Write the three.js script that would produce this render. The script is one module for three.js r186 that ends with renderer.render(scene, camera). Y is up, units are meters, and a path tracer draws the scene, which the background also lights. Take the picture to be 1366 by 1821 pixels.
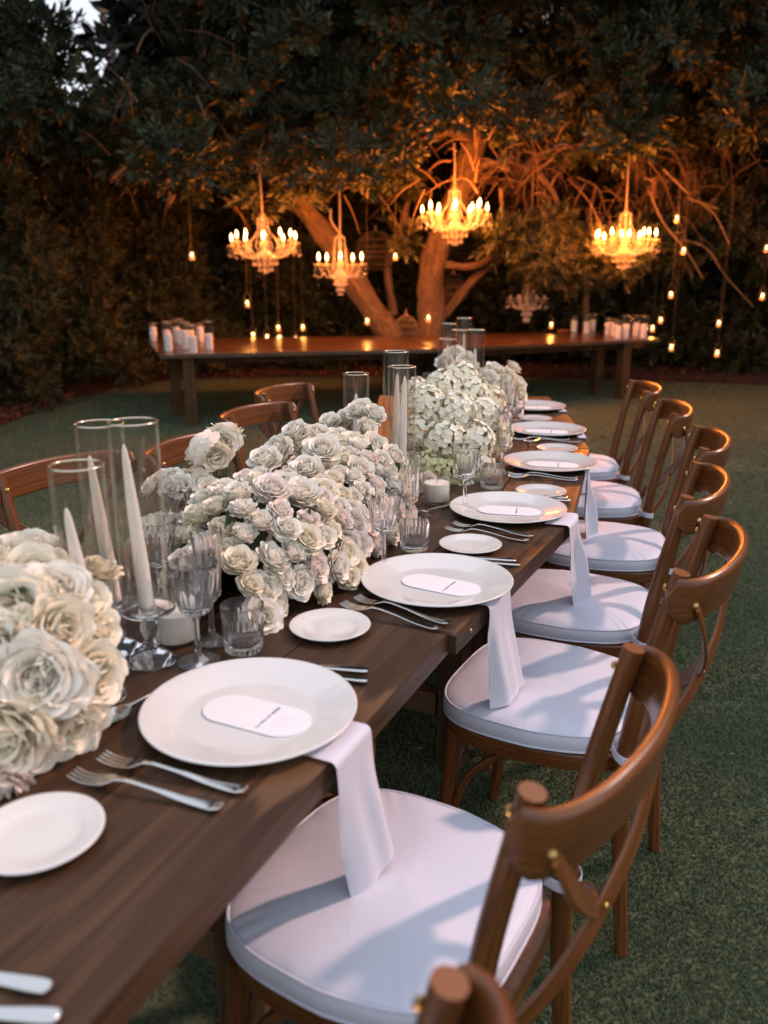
import * as THREE from 'three';
import { mergeGeometries } from 'three/addons/utils/BufferGeometryUtils.js';
import { RoundedBoxGeometry } from 'three/addons/geometries/RoundedBoxGeometry.js';

// ───────────────────────── camera, sky, sun, exposure ─────────────────────────
const scene = new THREE.Scene();
const EYE = 1.42, PITCH = THREE.MathUtils.degToRad(15.96), F = 1497.1;
const camera = new THREE.PerspectiveCamera(62.62, 0.75, 0.05, 400);
camera.position.set(0, EYE, 0);
camera.rotation.x = -PITCH;
camera.focus = 2.15;
camera.userData.fStop = 2.8;
scene.add(camera);

const SUN_AZ = THREE.MathUtils.degToRad(64), SUN_EL = THREE.MathUtils.degToRad(38);      // low pink evening light from behind the right-hand trees
const SUN_DIR = new THREE.Vector3(Math.sin(SUN_AZ) * Math.cos(SUN_EL), Math.sin(SUN_EL), -Math.cos(SUN_AZ) * Math.cos(SUN_EL));
{
  const W = 512, H = 256, d = new Float32Array(W * H * 4), v = new THREE.Vector3();
  for (let j = 0; j < H; j++) for (let i = 0; i < W; i++) {
    const el = ((j + 0.5) / H - 0.5) * Math.PI, az = ((i + 0.5) / W - 0.5) * 2 * Math.PI;
    v.set(Math.cos(az) * Math.cos(el), Math.sin(el), Math.sin(az) * Math.cos(el));
    const up = Math.max(0, v.y), hz = Math.pow(1 - up, 2.2), g = Math.pow(Math.max(0, v.dot(SUN_DIR) * 0.5 + 0.5), 3), o = (j * W + i) * 4;
    d[o] = 0.57 + 0.38 * hz + 0.09 * g; d[o + 1] = 0.645 + 0.34 * hz + 0.05 * g; d[o + 2] = 0.79 + 0.28 * hz; d[o + 3] = 1;
  }
  const t = new THREE.DataTexture(d, W, H, THREE.RGBAFormat, THREE.FloatType);
  t.mapping = THREE.EquirectangularReflectionMapping; t.magFilter = t.minFilter = THREE.LinearFilter; t.needsUpdate = true;
  scene.background = t; scene.environment = t;
}
const sun = new THREE.DirectionalLight(new THREE.Color().setRGB(1, 0.62, 0.52), 2.1);
sun.name = 'evening_sun'; sun.position.copy(SUN_DIR).multiplyScalar(30); sun.castShadow = true; sun.shadow.radius = 4;
Object.assign(sun.shadow.camera, { left: -9, right: 9, top: 9, bottom: -9, near: 1, far: 70 });
sun.shadow.mapSize.set(2048, 2048);
scene.add(sun, sun.target);
const renderer = new THREE.WebGLRenderer({ antialias: true });
renderer.toneMapping = THREE.LinearToneMapping;
renderer.toneMappingExposure = 1.22;
renderer.shadowMap.enabled = true;

// ───────────────────────── helpers ─────────────────────────
const V = (x, y, z) => new THREE.Vector3(x, y, z);
const R = THREE.MathUtils.degToRad, lerp = THREE.MathUtils.lerp, clamp = THREE.MathUtils.clamp, sstep = THREE.MathUtils.smoothstep;
function rng(seed) { let s = seed | 0; return () => { s = (s + 0x6d2b79f5) | 0; let t = Math.imul(s ^ (s >>> 15), 1 | s); t = (t + Math.imul(t ^ (t >>> 7), 61 | t)) ^ t; return ((t ^ (t >>> 14)) >>> 0) / 4294967296; }; }
// survey of the photograph: a pixel as a ray; its point on a level plane, or at a distance
function ray(u, v) {
  const c = Math.cos(PITCH), s = Math.sin(PITCH), a = (u - 683) / F, b = -(v - 910.5) / F;
  return V(a, -s + b * c, -c - b * s);
}
function on(u, v, h) { const d = ray(u, v), t = (h - EYE) / d.y; return V(d.x * t, h, d.z * t); }
function deep(u, v, z) { const d = ray(u, v), t = z / d.z; return V(d.x * t, EYE + d.y * t, z); }

const taken = new Map();
function numbered(n) { const k = taken.get(n) || 0; taken.set(n, k + 1); return k ? n + '_' + String(k).padStart(3, '0') : n; }
function tag(o, label, category, group, kind) {
  const u = o.userData = {};
  if (label) u.label = label; if (category) u.category = category; if (group) u.group = group; if (kind) u.kind = kind;
  return o;
}
function thing(name, label, category, pos = [0, 0, 0], turn = 0, group) {
  const o = new THREE.Group(); o.name = numbered(name); scene.add(o);
  o.position.set(...pos); o.rotation.y = turn;
  return tag(o, label, category, group);
}
function part(name, geo, mat, parent = scene) {
  const m = new THREE.Mesh(geo, mat); m.name = parent === scene ? numbered(name) : name;
  m.castShadow = m.receiveShadow = true; parent.add(m); return m;
}
function copy(o, label, pos, turn) {
  const c = o.clone(); c.name = numbered(o.name.replace(/_\d{3}$/, '')); scene.add(c);
  c.userData = { ...o.userData }; if (label) c.userData.label = label;
  if (pos) c.position.set(...pos); if (turn !== undefined) c.rotation.y = turn;
  return c;
}
function solo(name, geo, mat, label, category, pos = [0, 0, 0], turn = 0, group) {
  const m = part(name, geo, mat); tag(m, label, category, group); m.position.set(...pos); m.rotation.y = turn; return m;
}
function build(pos, idx, uv) {
  const g = new THREE.BufferGeometry();
  g.setAttribute('position', new THREE.Float32BufferAttribute(pos, 3));
  g.setAttribute('uv', new THREE.Float32BufferAttribute(uv || new Array(pos.length / 3 * 2).fill(0), 2));
  g.setIndex(idx); g.computeVertexNormals(); return g;
}
function join(list) {
  return mergeGeometries(list.filter(Boolean).map((g) => {
    g = g.clone();
    for (const k of Object.keys(g.attributes)) if (!['position', 'normal', 'uv'].includes(k)) g.deleteAttribute(k);
    if (!g.attributes.uv) g.setAttribute('uv', new THREE.Float32BufferAttribute(new Array(g.attributes.position.count * 2).fill(0), 2));
    if (!g.index) g.setIndex([...Array(g.attributes.position.count).keys()]);
    return g;
  }));
}
const mv = (g, x = 0, y = 0, z = 0, rx = 0, ry = 0, rz = 0) => { g.applyMatrix4(new THREE.Matrix4().makeRotationFromEuler(new THREE.Euler(rx, ry, rz, 'YXZ')).setPosition(x, y, z)); return g; };
// a closed section carried along a path; section(t) gives [[a, b], ...] across and along the reference direction
function sweep(path, section, ref = V(0, 1, 0), n = 24, caps = true) {
  const curve = path instanceof THREE.Curve ? path : new THREE.CatmullRomCurve3(path), pos = [], idx = [], uv = [];
  let m = 0; const L = curve.getLength();
  for (let i = 0; i <= n; i++) {
    const t = i / n, p = curve.getPoint(t), T = curve.getTangent(t);
    const B = V().crossVectors(T, ref).normalize(), N = V().crossVectors(B, T).normalize(), s = section(t);
    m = s.length; let per = 0;
    for (let k = 0; k < m; k++) {
      const [a, b] = s[k];
      if (k) per += Math.hypot(a - s[k - 1][0], b - s[k - 1][1]);
      pos.push(p.x + B.x * a + N.x * b, p.y + B.y * a + N.y * b, p.z + B.z * a + N.z * b); uv.push(per, t * L);
    }
  }
  for (let i = 0; i < n; i++) for (let k = 0; k < m; k++) {
    const a = i * m + k, b = i * m + (k + 1) % m, c = a + m, d = b + m; idx.push(a, b, c, b, d, c);
  }
  const g = build(pos, idx, uv);
  if (!caps) return g;
  const out = [g];
  for (const e of [0, n]) {
    const q = [], r = []; let c = V();
    for (let k = 0; k < m; k++) { const o = (e * m + k) * 3; q.push(pos[o], pos[o + 1], pos[o + 2]); c.add(V(pos[o], pos[o + 1], pos[o + 2])); }
    c.divideScalar(m); q.push(c.x, c.y, c.z);
    for (let k = 0; k < m; k++) e ? r.push(k, (k + 1) % m, m) : r.push((k + 1) % m, k, m);
    out.push(build(q, r));
  }
  return join(out);
}
const ring = (rx, ry = rx, n = 10) => Array.from({ length: n }, (_, k) => [rx * Math.cos(2 * Math.PI * k / n), ry * Math.sin(2 * Math.PI * k / n)]);
const rrect = (w, h, r) => { const o = []; for (const [sx, sy, a] of [[1, 1, 0], [-1, 1, 90], [-1, -1, 180], [1, -1, 270]]) for (let k = 0; k < 3; k++) { const q = R(a + k * 45); o.push([sx * (w / 2 - r) + r * Math.cos(q), sy * (h / 2 - r) + r * Math.sin(q)]); } return o; };
const tube = (pts, rad, n = 16, k = 8, caps = true) => sweep(pts, (t) => { const r = typeof rad === 'function' ? rad(t) : Array.isArray(rad) ? lerpList(rad, t) : rad; return ring(r, r, k); }, V(0.31, 0.2, 0.93), n, caps);
function lerpList(a, t) { const x = clamp(t, 0, 1) * (a.length - 1), i = Math.min(Math.floor(x), a.length - 2); return lerp(a[i], a[i + 1], x - i); }
function lathe(profile, seg = 32, mod) {
  const pos = [], idx = [], uv = [], n = profile.length;
  for (let i = 0; i < n; i++) for (let k = 0; k <= seg; k++) {
    const a = 2 * Math.PI * k / seg, [r0, y] = profile[i], r = mod ? r0 * mod(a, i / (n - 1), r0, y, i) : r0;
    pos.push(r * Math.cos(a), y, r * Math.sin(a)); uv.push(k / seg, i / (n - 1));
  }
  for (let i = 0; i < n - 1; i++) for (let k = 0; k < seg; k++) { const a = i * (seg + 1) + k, b = a + 1, c = a + seg + 1, d = c + 1; idx.push(a, c, b, b, c, d); }
  const g = build(pos, idx, uv), N = g.attributes.normal;             // one normal along the seam
  for (let i = 0; i < n; i++) { const a = i * (seg + 1), b = a + seg, v = V(N.getX(a) + N.getX(b), N.getY(a) + N.getY(b), N.getZ(a) + N.getZ(b)).normalize(); N.setXYZ(a, v.x, v.y, v.z); N.setXYZ(b, v.x, v.y, v.z); }
  return g;
}
// uv in metres, by the way each face points
function metric(g, turn = 0, off = 0) {
  const q = g.index ? g.toNonIndexed() : g, p = q.attributes.position, nn = q.attributes.normal, uv = [];
  for (let i = 0; i < p.count; i++) {
    const x = p.getX(i), y = p.getY(i), z = p.getZ(i), ax = Math.abs(nn.getX(i)), ay = Math.abs(nn.getY(i)), az = Math.abs(nn.getZ(i));
    const c = Math.cos(turn), s = Math.sin(turn), X = c * x + s * z, Z = -s * x + c * z;
    if (ay >= ax && ay >= az) uv.push(X + off, Z + off * 2.3); else if (Math.abs(c * nn.getX(i) + s * nn.getZ(i)) > 0.7) uv.push(y + off, Z + off * 2.3); else uv.push(X + off, y + off);
  }
  q.setAttribute('uv', new THREE.Float32BufferAttribute(uv, 2)); return q;
}

// ───────────────────────── computed textures ─────────────────────────
const hash = (x, y, s) => { let h = Math.imul(x | 0, 374761393) ^ Math.imul(y | 0, 668265263) ^ Math.imul(s | 0, 974634547); h = Math.imul(h ^ (h >>> 13), 1274126177); return ((h ^ (h >>> 16)) >>> 0) / 4294967296; };
function vnoise(x, y, px, py, s) {
  const i = Math.floor(x), j = Math.floor(y), f = x - i, g = y - j, a = f * f * (3 - 2 * f), b = g * g * (3 - 2 * g), w = (m, p) => ((m % p) + p) % p;
  return lerp(lerp(hash(w(i, px), w(j, py), s), hash(w(i + 1, px), w(j, py), s), a), lerp(hash(w(i, px), w(j + 1, py), s), hash(w(i + 1, px), w(j + 1, py), s), a), b);
}
function fbm(x, y, px, py, s, oct = 4) { let v = 0, a = 0.5, t = 0; for (let o = 0; o < oct; o++) { v += a * vnoise(x, y, px, py, s + o); t += a; a *= 0.5; x *= 2; y *= 2; px *= 2; py *= 2; } return v / t; }
function texture(w, h, fn, srgb, rx = 1, ry = 1) {
  const d = new Uint8Array(w * h * 4);
  for (let j = 0; j < h; j++) for (let i = 0; i < w; i++) { const c = fn(i / w, j / h), o = (j * w + i) * 4; for (let k = 0; k < 3; k++) { let q = Array.isArray(c) ? c[k] : c; if (srgb) q = q <= 0.0031308 ? 12.92 * q : 1.055 * Math.pow(q, 1 / 2.4) - 0.055; d[o + k] = clamp(Math.round(q * 255), 0, 255); } d[o + 3] = 255; }
  const t = new THREE.DataTexture(d, w, h, THREE.RGBAFormat);
  t.wrapS = t.wrapT = THREE.RepeatWrapping; t.magFilter = t.minFilter = THREE.LinearFilter; t.repeat.set(rx, ry);
  if (srgb) t.colorSpace = THREE.SRGBColorSpace; t.needsUpdate = true; return t;
}
const mix3 = (a, b, t) => [lerp(a[0], b[0], t), lerp(a[1], b[1], t), lerp(a[2], b[2], t)];
// wood: grain runs along v; the tile is 0.5 m wide and 2 m long for planks
function woodTex(dark, mid, light, s, rx, ry, paleAmt = 0, fine = 90) {
  const grain = (u, v) => { const w = fbm(u * 6, v * 3, 6, 3, s) * 1.6, a = fbm(u * 28 + w * 3, v * 4, 28, 4, s + 7, 3), b = fbm(u * fine, v * 10, fine, 10, s + 13, 3), k = Math.sin((u * 9 + w * 2.2) * 6.283) * 0.5 + 0.5; return clamp(0.42 * a + 0.33 * b + 0.25 * k, 0, 1); };
  return {
    map: texture(512, 1024, (u, v) => {
      const g = grain(u, v), c = g < 0.5 ? mix3(dark, mid, g * 2) : mix3(mid, light, g * 2 - 1), b = 0.75 + 0.5 * fbm(u * 3, v * 5, 3, 5, s + 31);
      const paleMask = paleAmt * sstep(fbm(u * 4, v * 6, 4, 6, s + 51) + 0.22 * (g - 0.5), 0.585, 0.68);  // patches of a paler wood tone, scattered by noise
      const pore = b * (fbm(u * fine * 2, v * 14, fine * 2, 14, s + 77, 2) < 0.27 ? 0.6 : 1);
      return mix3(c.map((x) => x * pore), light.map((x) => x * 1.35), paleMask);
    }, true, rx, ry),
    rough: texture(256, 512, (u, v) => 0.55 + 0.35 * fbm(u * 8, v * 8, 8, 8, s + 91) + 0.2 * (fbm(u * 60, v * 12, 60, 12, s + 5, 2) - 0.5), false, rx, ry),
    bump: texture(512, 1024, (u, v) => 0.6 * grain(u, v) + 0.4 * fbm(u * fine, v * 12, fine, 12, s + 44, 2), false, rx, ry),
  };
}
const C = (r, g, b) => new THREE.Color().setRGB(r, g, b);
const std = (o) => new THREE.MeshStandardMaterial({ side: THREE.DoubleSide, ...o });
const phys = (o) => new THREE.MeshPhysicalMaterial({ side: THREE.DoubleSide, ...o });

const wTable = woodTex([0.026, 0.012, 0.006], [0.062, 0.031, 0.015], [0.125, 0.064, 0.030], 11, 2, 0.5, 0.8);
const wHead = woodTex([0.040, 0.018, 0.007], [0.082, 0.038, 0.014], [0.145, 0.072, 0.028], 29, 2, 0.5, 0.15);
const wChair = woodTex([0.070, 0.019, 0.0045], [0.150, 0.047, 0.010], [0.265, 0.094, 0.023], 47, 6, 1, 0.10, 60);
const M = {
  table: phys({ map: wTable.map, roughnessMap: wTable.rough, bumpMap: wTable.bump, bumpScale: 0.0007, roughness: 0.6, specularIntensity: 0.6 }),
  head: phys({ map: wHead.map, roughnessMap: wHead.rough, bumpMap: wHead.bump, bumpScale: 0.0004, roughness: 0.42, clearcoat: 0.5, clearcoatRoughness: 0.3 }),
  chair: phys({ map: wChair.map, bumpMap: wChair.bump, bumpScale: 0.00025, roughness: 0.40, specularIntensity: 0.6, clearcoat: 0.6, clearcoatRoughness: 0.26 }),
  brass: std({ color: C(0.62, 0.40, 0.14), metalness: 1, roughness: 0.32 }),
  steel: std({ color: C(0.78, 0.76, 0.73), metalness: 1, roughness: 0.13 }),
  porcelain: phys({ color: C(0.80, 0.80, 0.775), roughness: 0.3, clearcoat: 1, clearcoatRoughness: 0.03 }),
  glass: phys({ color: C(1, 1, 1), roughness: 0.0, transmission: 0.982, thickness: 0.01, ior: 1.38 }),
  crystalStem: phys({ color: C(1, 1, 1), roughness: 0.0, transmission: 0.97, thickness: 0.01, ior: 1.38 }),
  pane: phys({ color: C(0.98, 0.97, 0.95), roughness: 0.0, transmission: 0.995, thickness: 0, ior: 1.5 }),
  gilt: std({ color: C(0.90, 0.78, 0.60), metalness: 0.9, roughness: 0.2 }),
  wax: phys({ color: C(0.90, 0.87, 0.81), roughness: 0.45 }),
  waxCool: std({ color: C(0.80, 0.80, 0.80), roughness: 0.5 }),
  wick: std({ color: C(0.25, 0.22, 0.18), roughness: 0.9 }),
};
// ───────────────────────── ground ─────────────────────────
{
  const turfMap = texture(1024, 1024, (u, v) => {
    const a = fbm(u * 300, v * 300, 300, 300, 3, 1), b = fbm(u * 6, v * 6, 6, 6, 8), c = fbm(u * 90, v * 90, 90, 90, 21, 2);
    return mix3([0.026, 0.037, 0.017], [0.112, 0.146, 0.076], clamp(0.55 * a + 0.25 * b + 0.30 * c - 0.08, 0, 1));
  }, true, 0.5, 0.5);
  const turfBump = texture(1024, 1024, (u, v) => fbm(u * 200, v * 200, 200, 200, 5, 2) * 0.8 + 0.2 * fbm(u * 30, v * 8, 30, 8, 6), false, 0.5, 0.5);
  const turf = std({ map: turfMap, bumpMap: turfBump, bumpScale: 0.008, roughness: 0.95 });
  const g = new THREE.PlaneGeometry(240, 240, 1, 1); g.rotateX(-Math.PI / 2);
  const uv = g.attributes.uv; for (let i = 0; i < 4; i++) uv.setXY(i, uv.getX(i) * 240, uv.getY(i) * 240);
  tag(part('lawn', g, turf), 'green artificial turf lawn under the tables and chairs', null, null, 'structure');

  // bark mulch under the trees: its edge runs down the left side and across behind the far table
  const edge = [[-30, -2.5], [-4.9, -5.4], [-3.75, -7.4], [-3.65, -9.4], [-3.2, -11.2], [-1.6, -11.75], [0, -11.9], [2.2, -11.7], [4.9, -10.9], [8, -9.6], [14, -7.5], [30, -5]];
  const curve = new THREE.CatmullRomCurve3(edge.map(([x, z]) => V(x, 0, z)), false, 'centripetal'), pos = [], idx = [], uvs = [];
  const N = 160, K = 26, r = rng(77);
  for (let i = 0; i <= N; i++) { const e = curve.getPoint(i / N), back = V(e.x * 1.5, 0, -34); for (let k = 0; k <= K; k++) { const t = Math.pow(k / K, 1.7), p = e.clone().lerp(back, t), h = k ? 0.03 + 0.04 * fbm(p.x * 2 + 90, p.z * 2 + 90, 512, 512, 4) + 0.02 * r() : 0.002; pos.push(p.x + (k ? 0.05 * (r() - 0.5) : 0.07 * (r() - 0.5)), h, p.z); uvs.push(p.x, p.z); } }
  for (let i = 0; i < N; i++) for (let k = 0; k < K; k++) { const a = i * (K + 1) + k, b = a + K + 1; idx.push(a, b, a + 1, b, b + 1, a + 1); }
  const mulchMap = texture(512, 512, (u, v) => mix3([0.02, 0.009, 0.005], [0.085, 0.035, 0.018], fbm(u * 40, v * 40, 40, 40, 9, 3)), true, 1, 1);
  tag(part('mulch_bed', build(pos, idx, uvs), std({ map: mulchMap, roughness: 1 })), 'dark bark mulch bed under the trees behind the far table', null, null, 'structure');

  // chips and fallen leaves on the mulch
  const chip = build([-0.5, 0, -0.16, 0.1, 0.1, -0.22, 0.5, 0.02, 0, 0.05, 0.12, 0.2, -0.4, 0, 0.15], [0, 1, 4, 1, 3, 4, 1, 2, 3]);
  const chips = new THREE.InstancedMesh(chip, std({ color: C(0.13, 0.05, 0.026), roughness: 0.9 }), 16000), m = new THREE.Matrix4(), q = new THREE.Quaternion(), col = new THREE.Color();
  for (let i = 0; i < 16000; i++) {
    const e = curve.getPoint(0.08 + 0.84 * r()), t = Math.pow(r(), 1.6) * 0.22, p = e.clone().lerp(V(e.x * 1.5, 0, -34), t), s = 0.03 + 0.06 * r();
    q.setFromEuler(new THREE.Euler((r() - 0.5) * 1.4, r() * 7, (r() - 0.5) * 1.4));
    chips.setMatrixAt(i, m.compose(V(p.x, 0.045 + 0.05 * r() * Math.min(1, t * 40), p.z), q, V(s, s, s))); chips.setColorAt(i, col.setRGB(0.5 + 0.9 * r(), 0.5 + 0.7 * r(), 0.5 + 0.6 * r()));
  }
  chips.name = 'mulch_chips'; tag(chips, 'loose bark chips and fallen leaves on the mulch bed', null, null, 'stuff'); scene.add(chips);

  // turf fibres where the lawn is near enough to show them
  const tuft = (() => { const list = [], rr = rng(5); for (let k = 0; k < 5; k++) { const a = rr() * 6.3, d = 0.004 * rr(), w = 0.0011, h = 0.0045 + 0.0035 * rr(), l = 0.006 * (rr() - 0.3), x = d * Math.cos(a * 3), z = d * Math.sin(a * 3), c = Math.cos(a), s = Math.sin(a); list.push(build([x - w * s, 0, z + w * c, x + w * s, 0, z - w * c, x + l * c, h, z + l * s], [0, 1, 2])); } return join(list); })();
  const n = 150000, blades = new THREE.InstancedMesh(tuft, std({ color: C(0.140, 0.180, 0.095), roughness: 0.8 }), n), rr = rng(19);
  for (let i = 0; i < n; i++) {
    let x, z; do { z = -0.5 - 5.5 * Math.pow(rr(), 1.9); x = lerp(-0.1, 3.2, rr()); } while (x > 0.5 - z * 0.62 || rr() < sstep(-z, 1.2, 5.5));
    q.setFromEuler(new THREE.Euler(0, rr() * 7, 0)); const s = 0.8 + 0.6 * rr();
    blades.setMatrixAt(i, m.compose(V(x, 0, z), q, V(s, s, s))); const b = 0.55 + 0.9 * rr(); blades.setColorAt(i, col.setRGB(b * (0.9 + 0.3 * rr()), b, b * 0.95));
  }
  const n2 = 80000, far = new THREE.InstancedMesh(tuft, blades.material, n2);
  for (let i = 0; i < n2; i++) { const z = -2.6 - 9 * Math.pow(rr(), 1.2), x = lerp(-3.4 * Math.min(1, 0.4 - z / 9), 1 - z * 0.42, rr()), s = 1.5 + 1.2 * rr(), b = 0.6 + 0.8 * rr(); q.setFromEuler(new THREE.Euler(0, rr() * 7, 0)); far.setMatrixAt(i, m.compose(V(x, 0, z), q, V(s, s * 0.8, s))); far.setColorAt(i, col.setRGB(b * (0.9 + 0.3 * rr()), b, b * 0.95)); }
  far.name = 'turf_tufts'; tag(far, 'longer green tufts of the lawn round the far end of the tables', null, null, 'stuff'); scene.add(far);
  blades.name = 'turf_fibres'; tag(blades, 'short green fibres of the artificial turf beside the chairs', null, null, 'stuff'); scene.add(blades);
}

// ───────────────────────── dining tables ─────────────────────────
const T = 0.76, TH = 0.042;
function plankTop(parent, A, B, Cc, D, planks, top, th, mat, seed, gap = 0.0025) {      // A→B the right edge, D→C the left edge, seen along the table; planks run along it
  const r = rng(seed), turn = Math.atan2(-(B.x - A.x), (B.z - A.z));
  for (let i = 0; i < planks; i++) {
    const t0 = i / planks, t1 = (i + 1) / planks, w = A.distanceTo(D) / planks, e = gap / w / planks * 0.5, y = top - 0.0012 * r();
    const q = [A.clone().lerp(D, t0 + e), B.clone().lerp(Cc, t0 + e), B.clone().lerp(Cc, t1 - e), A.clone().lerp(D, t1 - e)], c = 0.004, mid = q.reduce((s, p) => s.add(p), V()).divideScalar(4);
    const inn = q.map((p) => p.clone().add(mid.clone().sub(p).normalize().multiplyScalar(c * 1.4))), pos = [], quad = (a, b, d, f) => { const k = pos.length / 3; pos.push(a.x, a.y, a.z, b.x, b.y, b.z, d.x, d.y, d.z, f.x, f.y, f.z); return [k, k + 1, k + 2, k, k + 2, k + 3]; };
    const h = (p, yy) => V(p.x, yy, p.z), idx = [];
    idx.push(...quad(...inn.map((p) => h(p, y))), ...quad(...[...q].reverse().map((p) => h(p, y - th))));
    for (let k = 0; k < 4; k++) { const a = q[k], b = q[(k + 1) % 4], a2 = inn[k], b2 = inn[(k + 1) % 4]; idx.push(...quad(h(a2, y), h(a, y - c), h(b, y - c), h(b2, y)), ...quad(h(a, y - c), h(a, y - th), h(b, y - th), h(b, y - c))); }
    part('plank', metric(build(pos, idx), turn, r() * 7), mat, parent);
  }
}
const bar = (w, h, d, r = 0.004) => metric(new RoundedBoxGeometry(w, h, d, 2, r));
function diningTable(label, A, B, Cc, D, seed) {
  const o = thing('dining_table', label, 'dining table', [0, 0, 0], 0, 'plank dining tables set end to end');
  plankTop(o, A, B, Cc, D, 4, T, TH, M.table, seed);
  const turn = Math.atan2(B.x - A.x, -(B.z - A.z)), at = (s, t) => A.clone().lerp(B, s).lerp(D.clone().lerp(Cc, s), t), L = A.distanceTo(B), W = A.distanceTo(D);
  for (const s of [0.14, 0.86]) {
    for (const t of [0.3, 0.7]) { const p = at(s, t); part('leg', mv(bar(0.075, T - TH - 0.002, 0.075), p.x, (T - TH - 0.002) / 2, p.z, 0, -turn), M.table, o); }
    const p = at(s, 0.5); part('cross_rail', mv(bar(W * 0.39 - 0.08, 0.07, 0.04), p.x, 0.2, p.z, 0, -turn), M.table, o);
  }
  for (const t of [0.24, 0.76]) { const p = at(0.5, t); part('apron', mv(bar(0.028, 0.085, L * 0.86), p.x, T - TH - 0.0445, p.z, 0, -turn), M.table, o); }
  return o;
}
const tablePts = (() => {
  const P = (x, z) => V(x, 0, z), dir = (d) => V(Math.sin(R(d)), 0, -Math.cos(R(d))), nor = (d) => V(-Math.cos(R(d)), 0, -Math.sin(R(d)));   // to the left of the way the table runs
  const t1b = P(0.122, -1.468), t1a = t1b.clone().addScaledVector(dir(24.4), -2.3), W = 0.93;
  const n1 = nor(24.4), t2a = P(0.136, -1.463), t2b = P(0.52, -2.228), t3b = P(0.795, -3.19), t4b = P(0.872, -3.85), t5b = P(0.905, -4.62);
  const miter = (p, a, b) => p.clone().addScaledVector(nor((a + b) / 2), W / Math.cos(R((a - b) / 2)));
  const gapv = (p, d) => p.clone().addScaledVector(dir(d), 0.006);
  const t2l0 = t2a.clone().addScaledVector(nor(24.4), W + 0.016).addScaledVector(dir(24.4), 0.004);
  const t2l = miter(t2b, 26.6, 15), t3l = miter(t3b, 15, 6.7), t4l = miter(t4b, 6.7, 2.5), t5l = t5b.clone().addScaledVector(nor(2.5), W);
  return [[t1a, t1b, t1b.clone().addScaledVector(n1, W), t1a.clone().addScaledVector(n1, W)], [gapv(t2a, 24.4), t2b, t2l, t2l0], [gapv(t2b, 20), t3b, t3l, gapv(t2l, 20)], [gapv(t3b, 10), t4b, t4l, gapv(t3l, 10)], [gapv(t4b, 5), t5b, t5l, gapv(t4l, 5)]];
})();
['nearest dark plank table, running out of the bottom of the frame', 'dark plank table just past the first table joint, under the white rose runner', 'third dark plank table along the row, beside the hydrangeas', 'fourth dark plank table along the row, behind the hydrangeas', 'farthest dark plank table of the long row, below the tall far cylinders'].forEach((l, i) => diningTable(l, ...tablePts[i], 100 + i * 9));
{ // small bright screw head in the rim of the second table
  const p = on(828, 1131, T - 0.012); const g = lathe([[0, 0.0022], [0.0035, 0.0018], [0.0045, 0]], 10); g.rotateZ(-Math.PI / 2);
  const s = part('screw_head', mv(g, 0.170, T - 0.016, -1.519, 0, R(-26)), M.brass, scene.getObjectByName('dining_table_001'));
  s.position.set(0, 0, 0);
}

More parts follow.
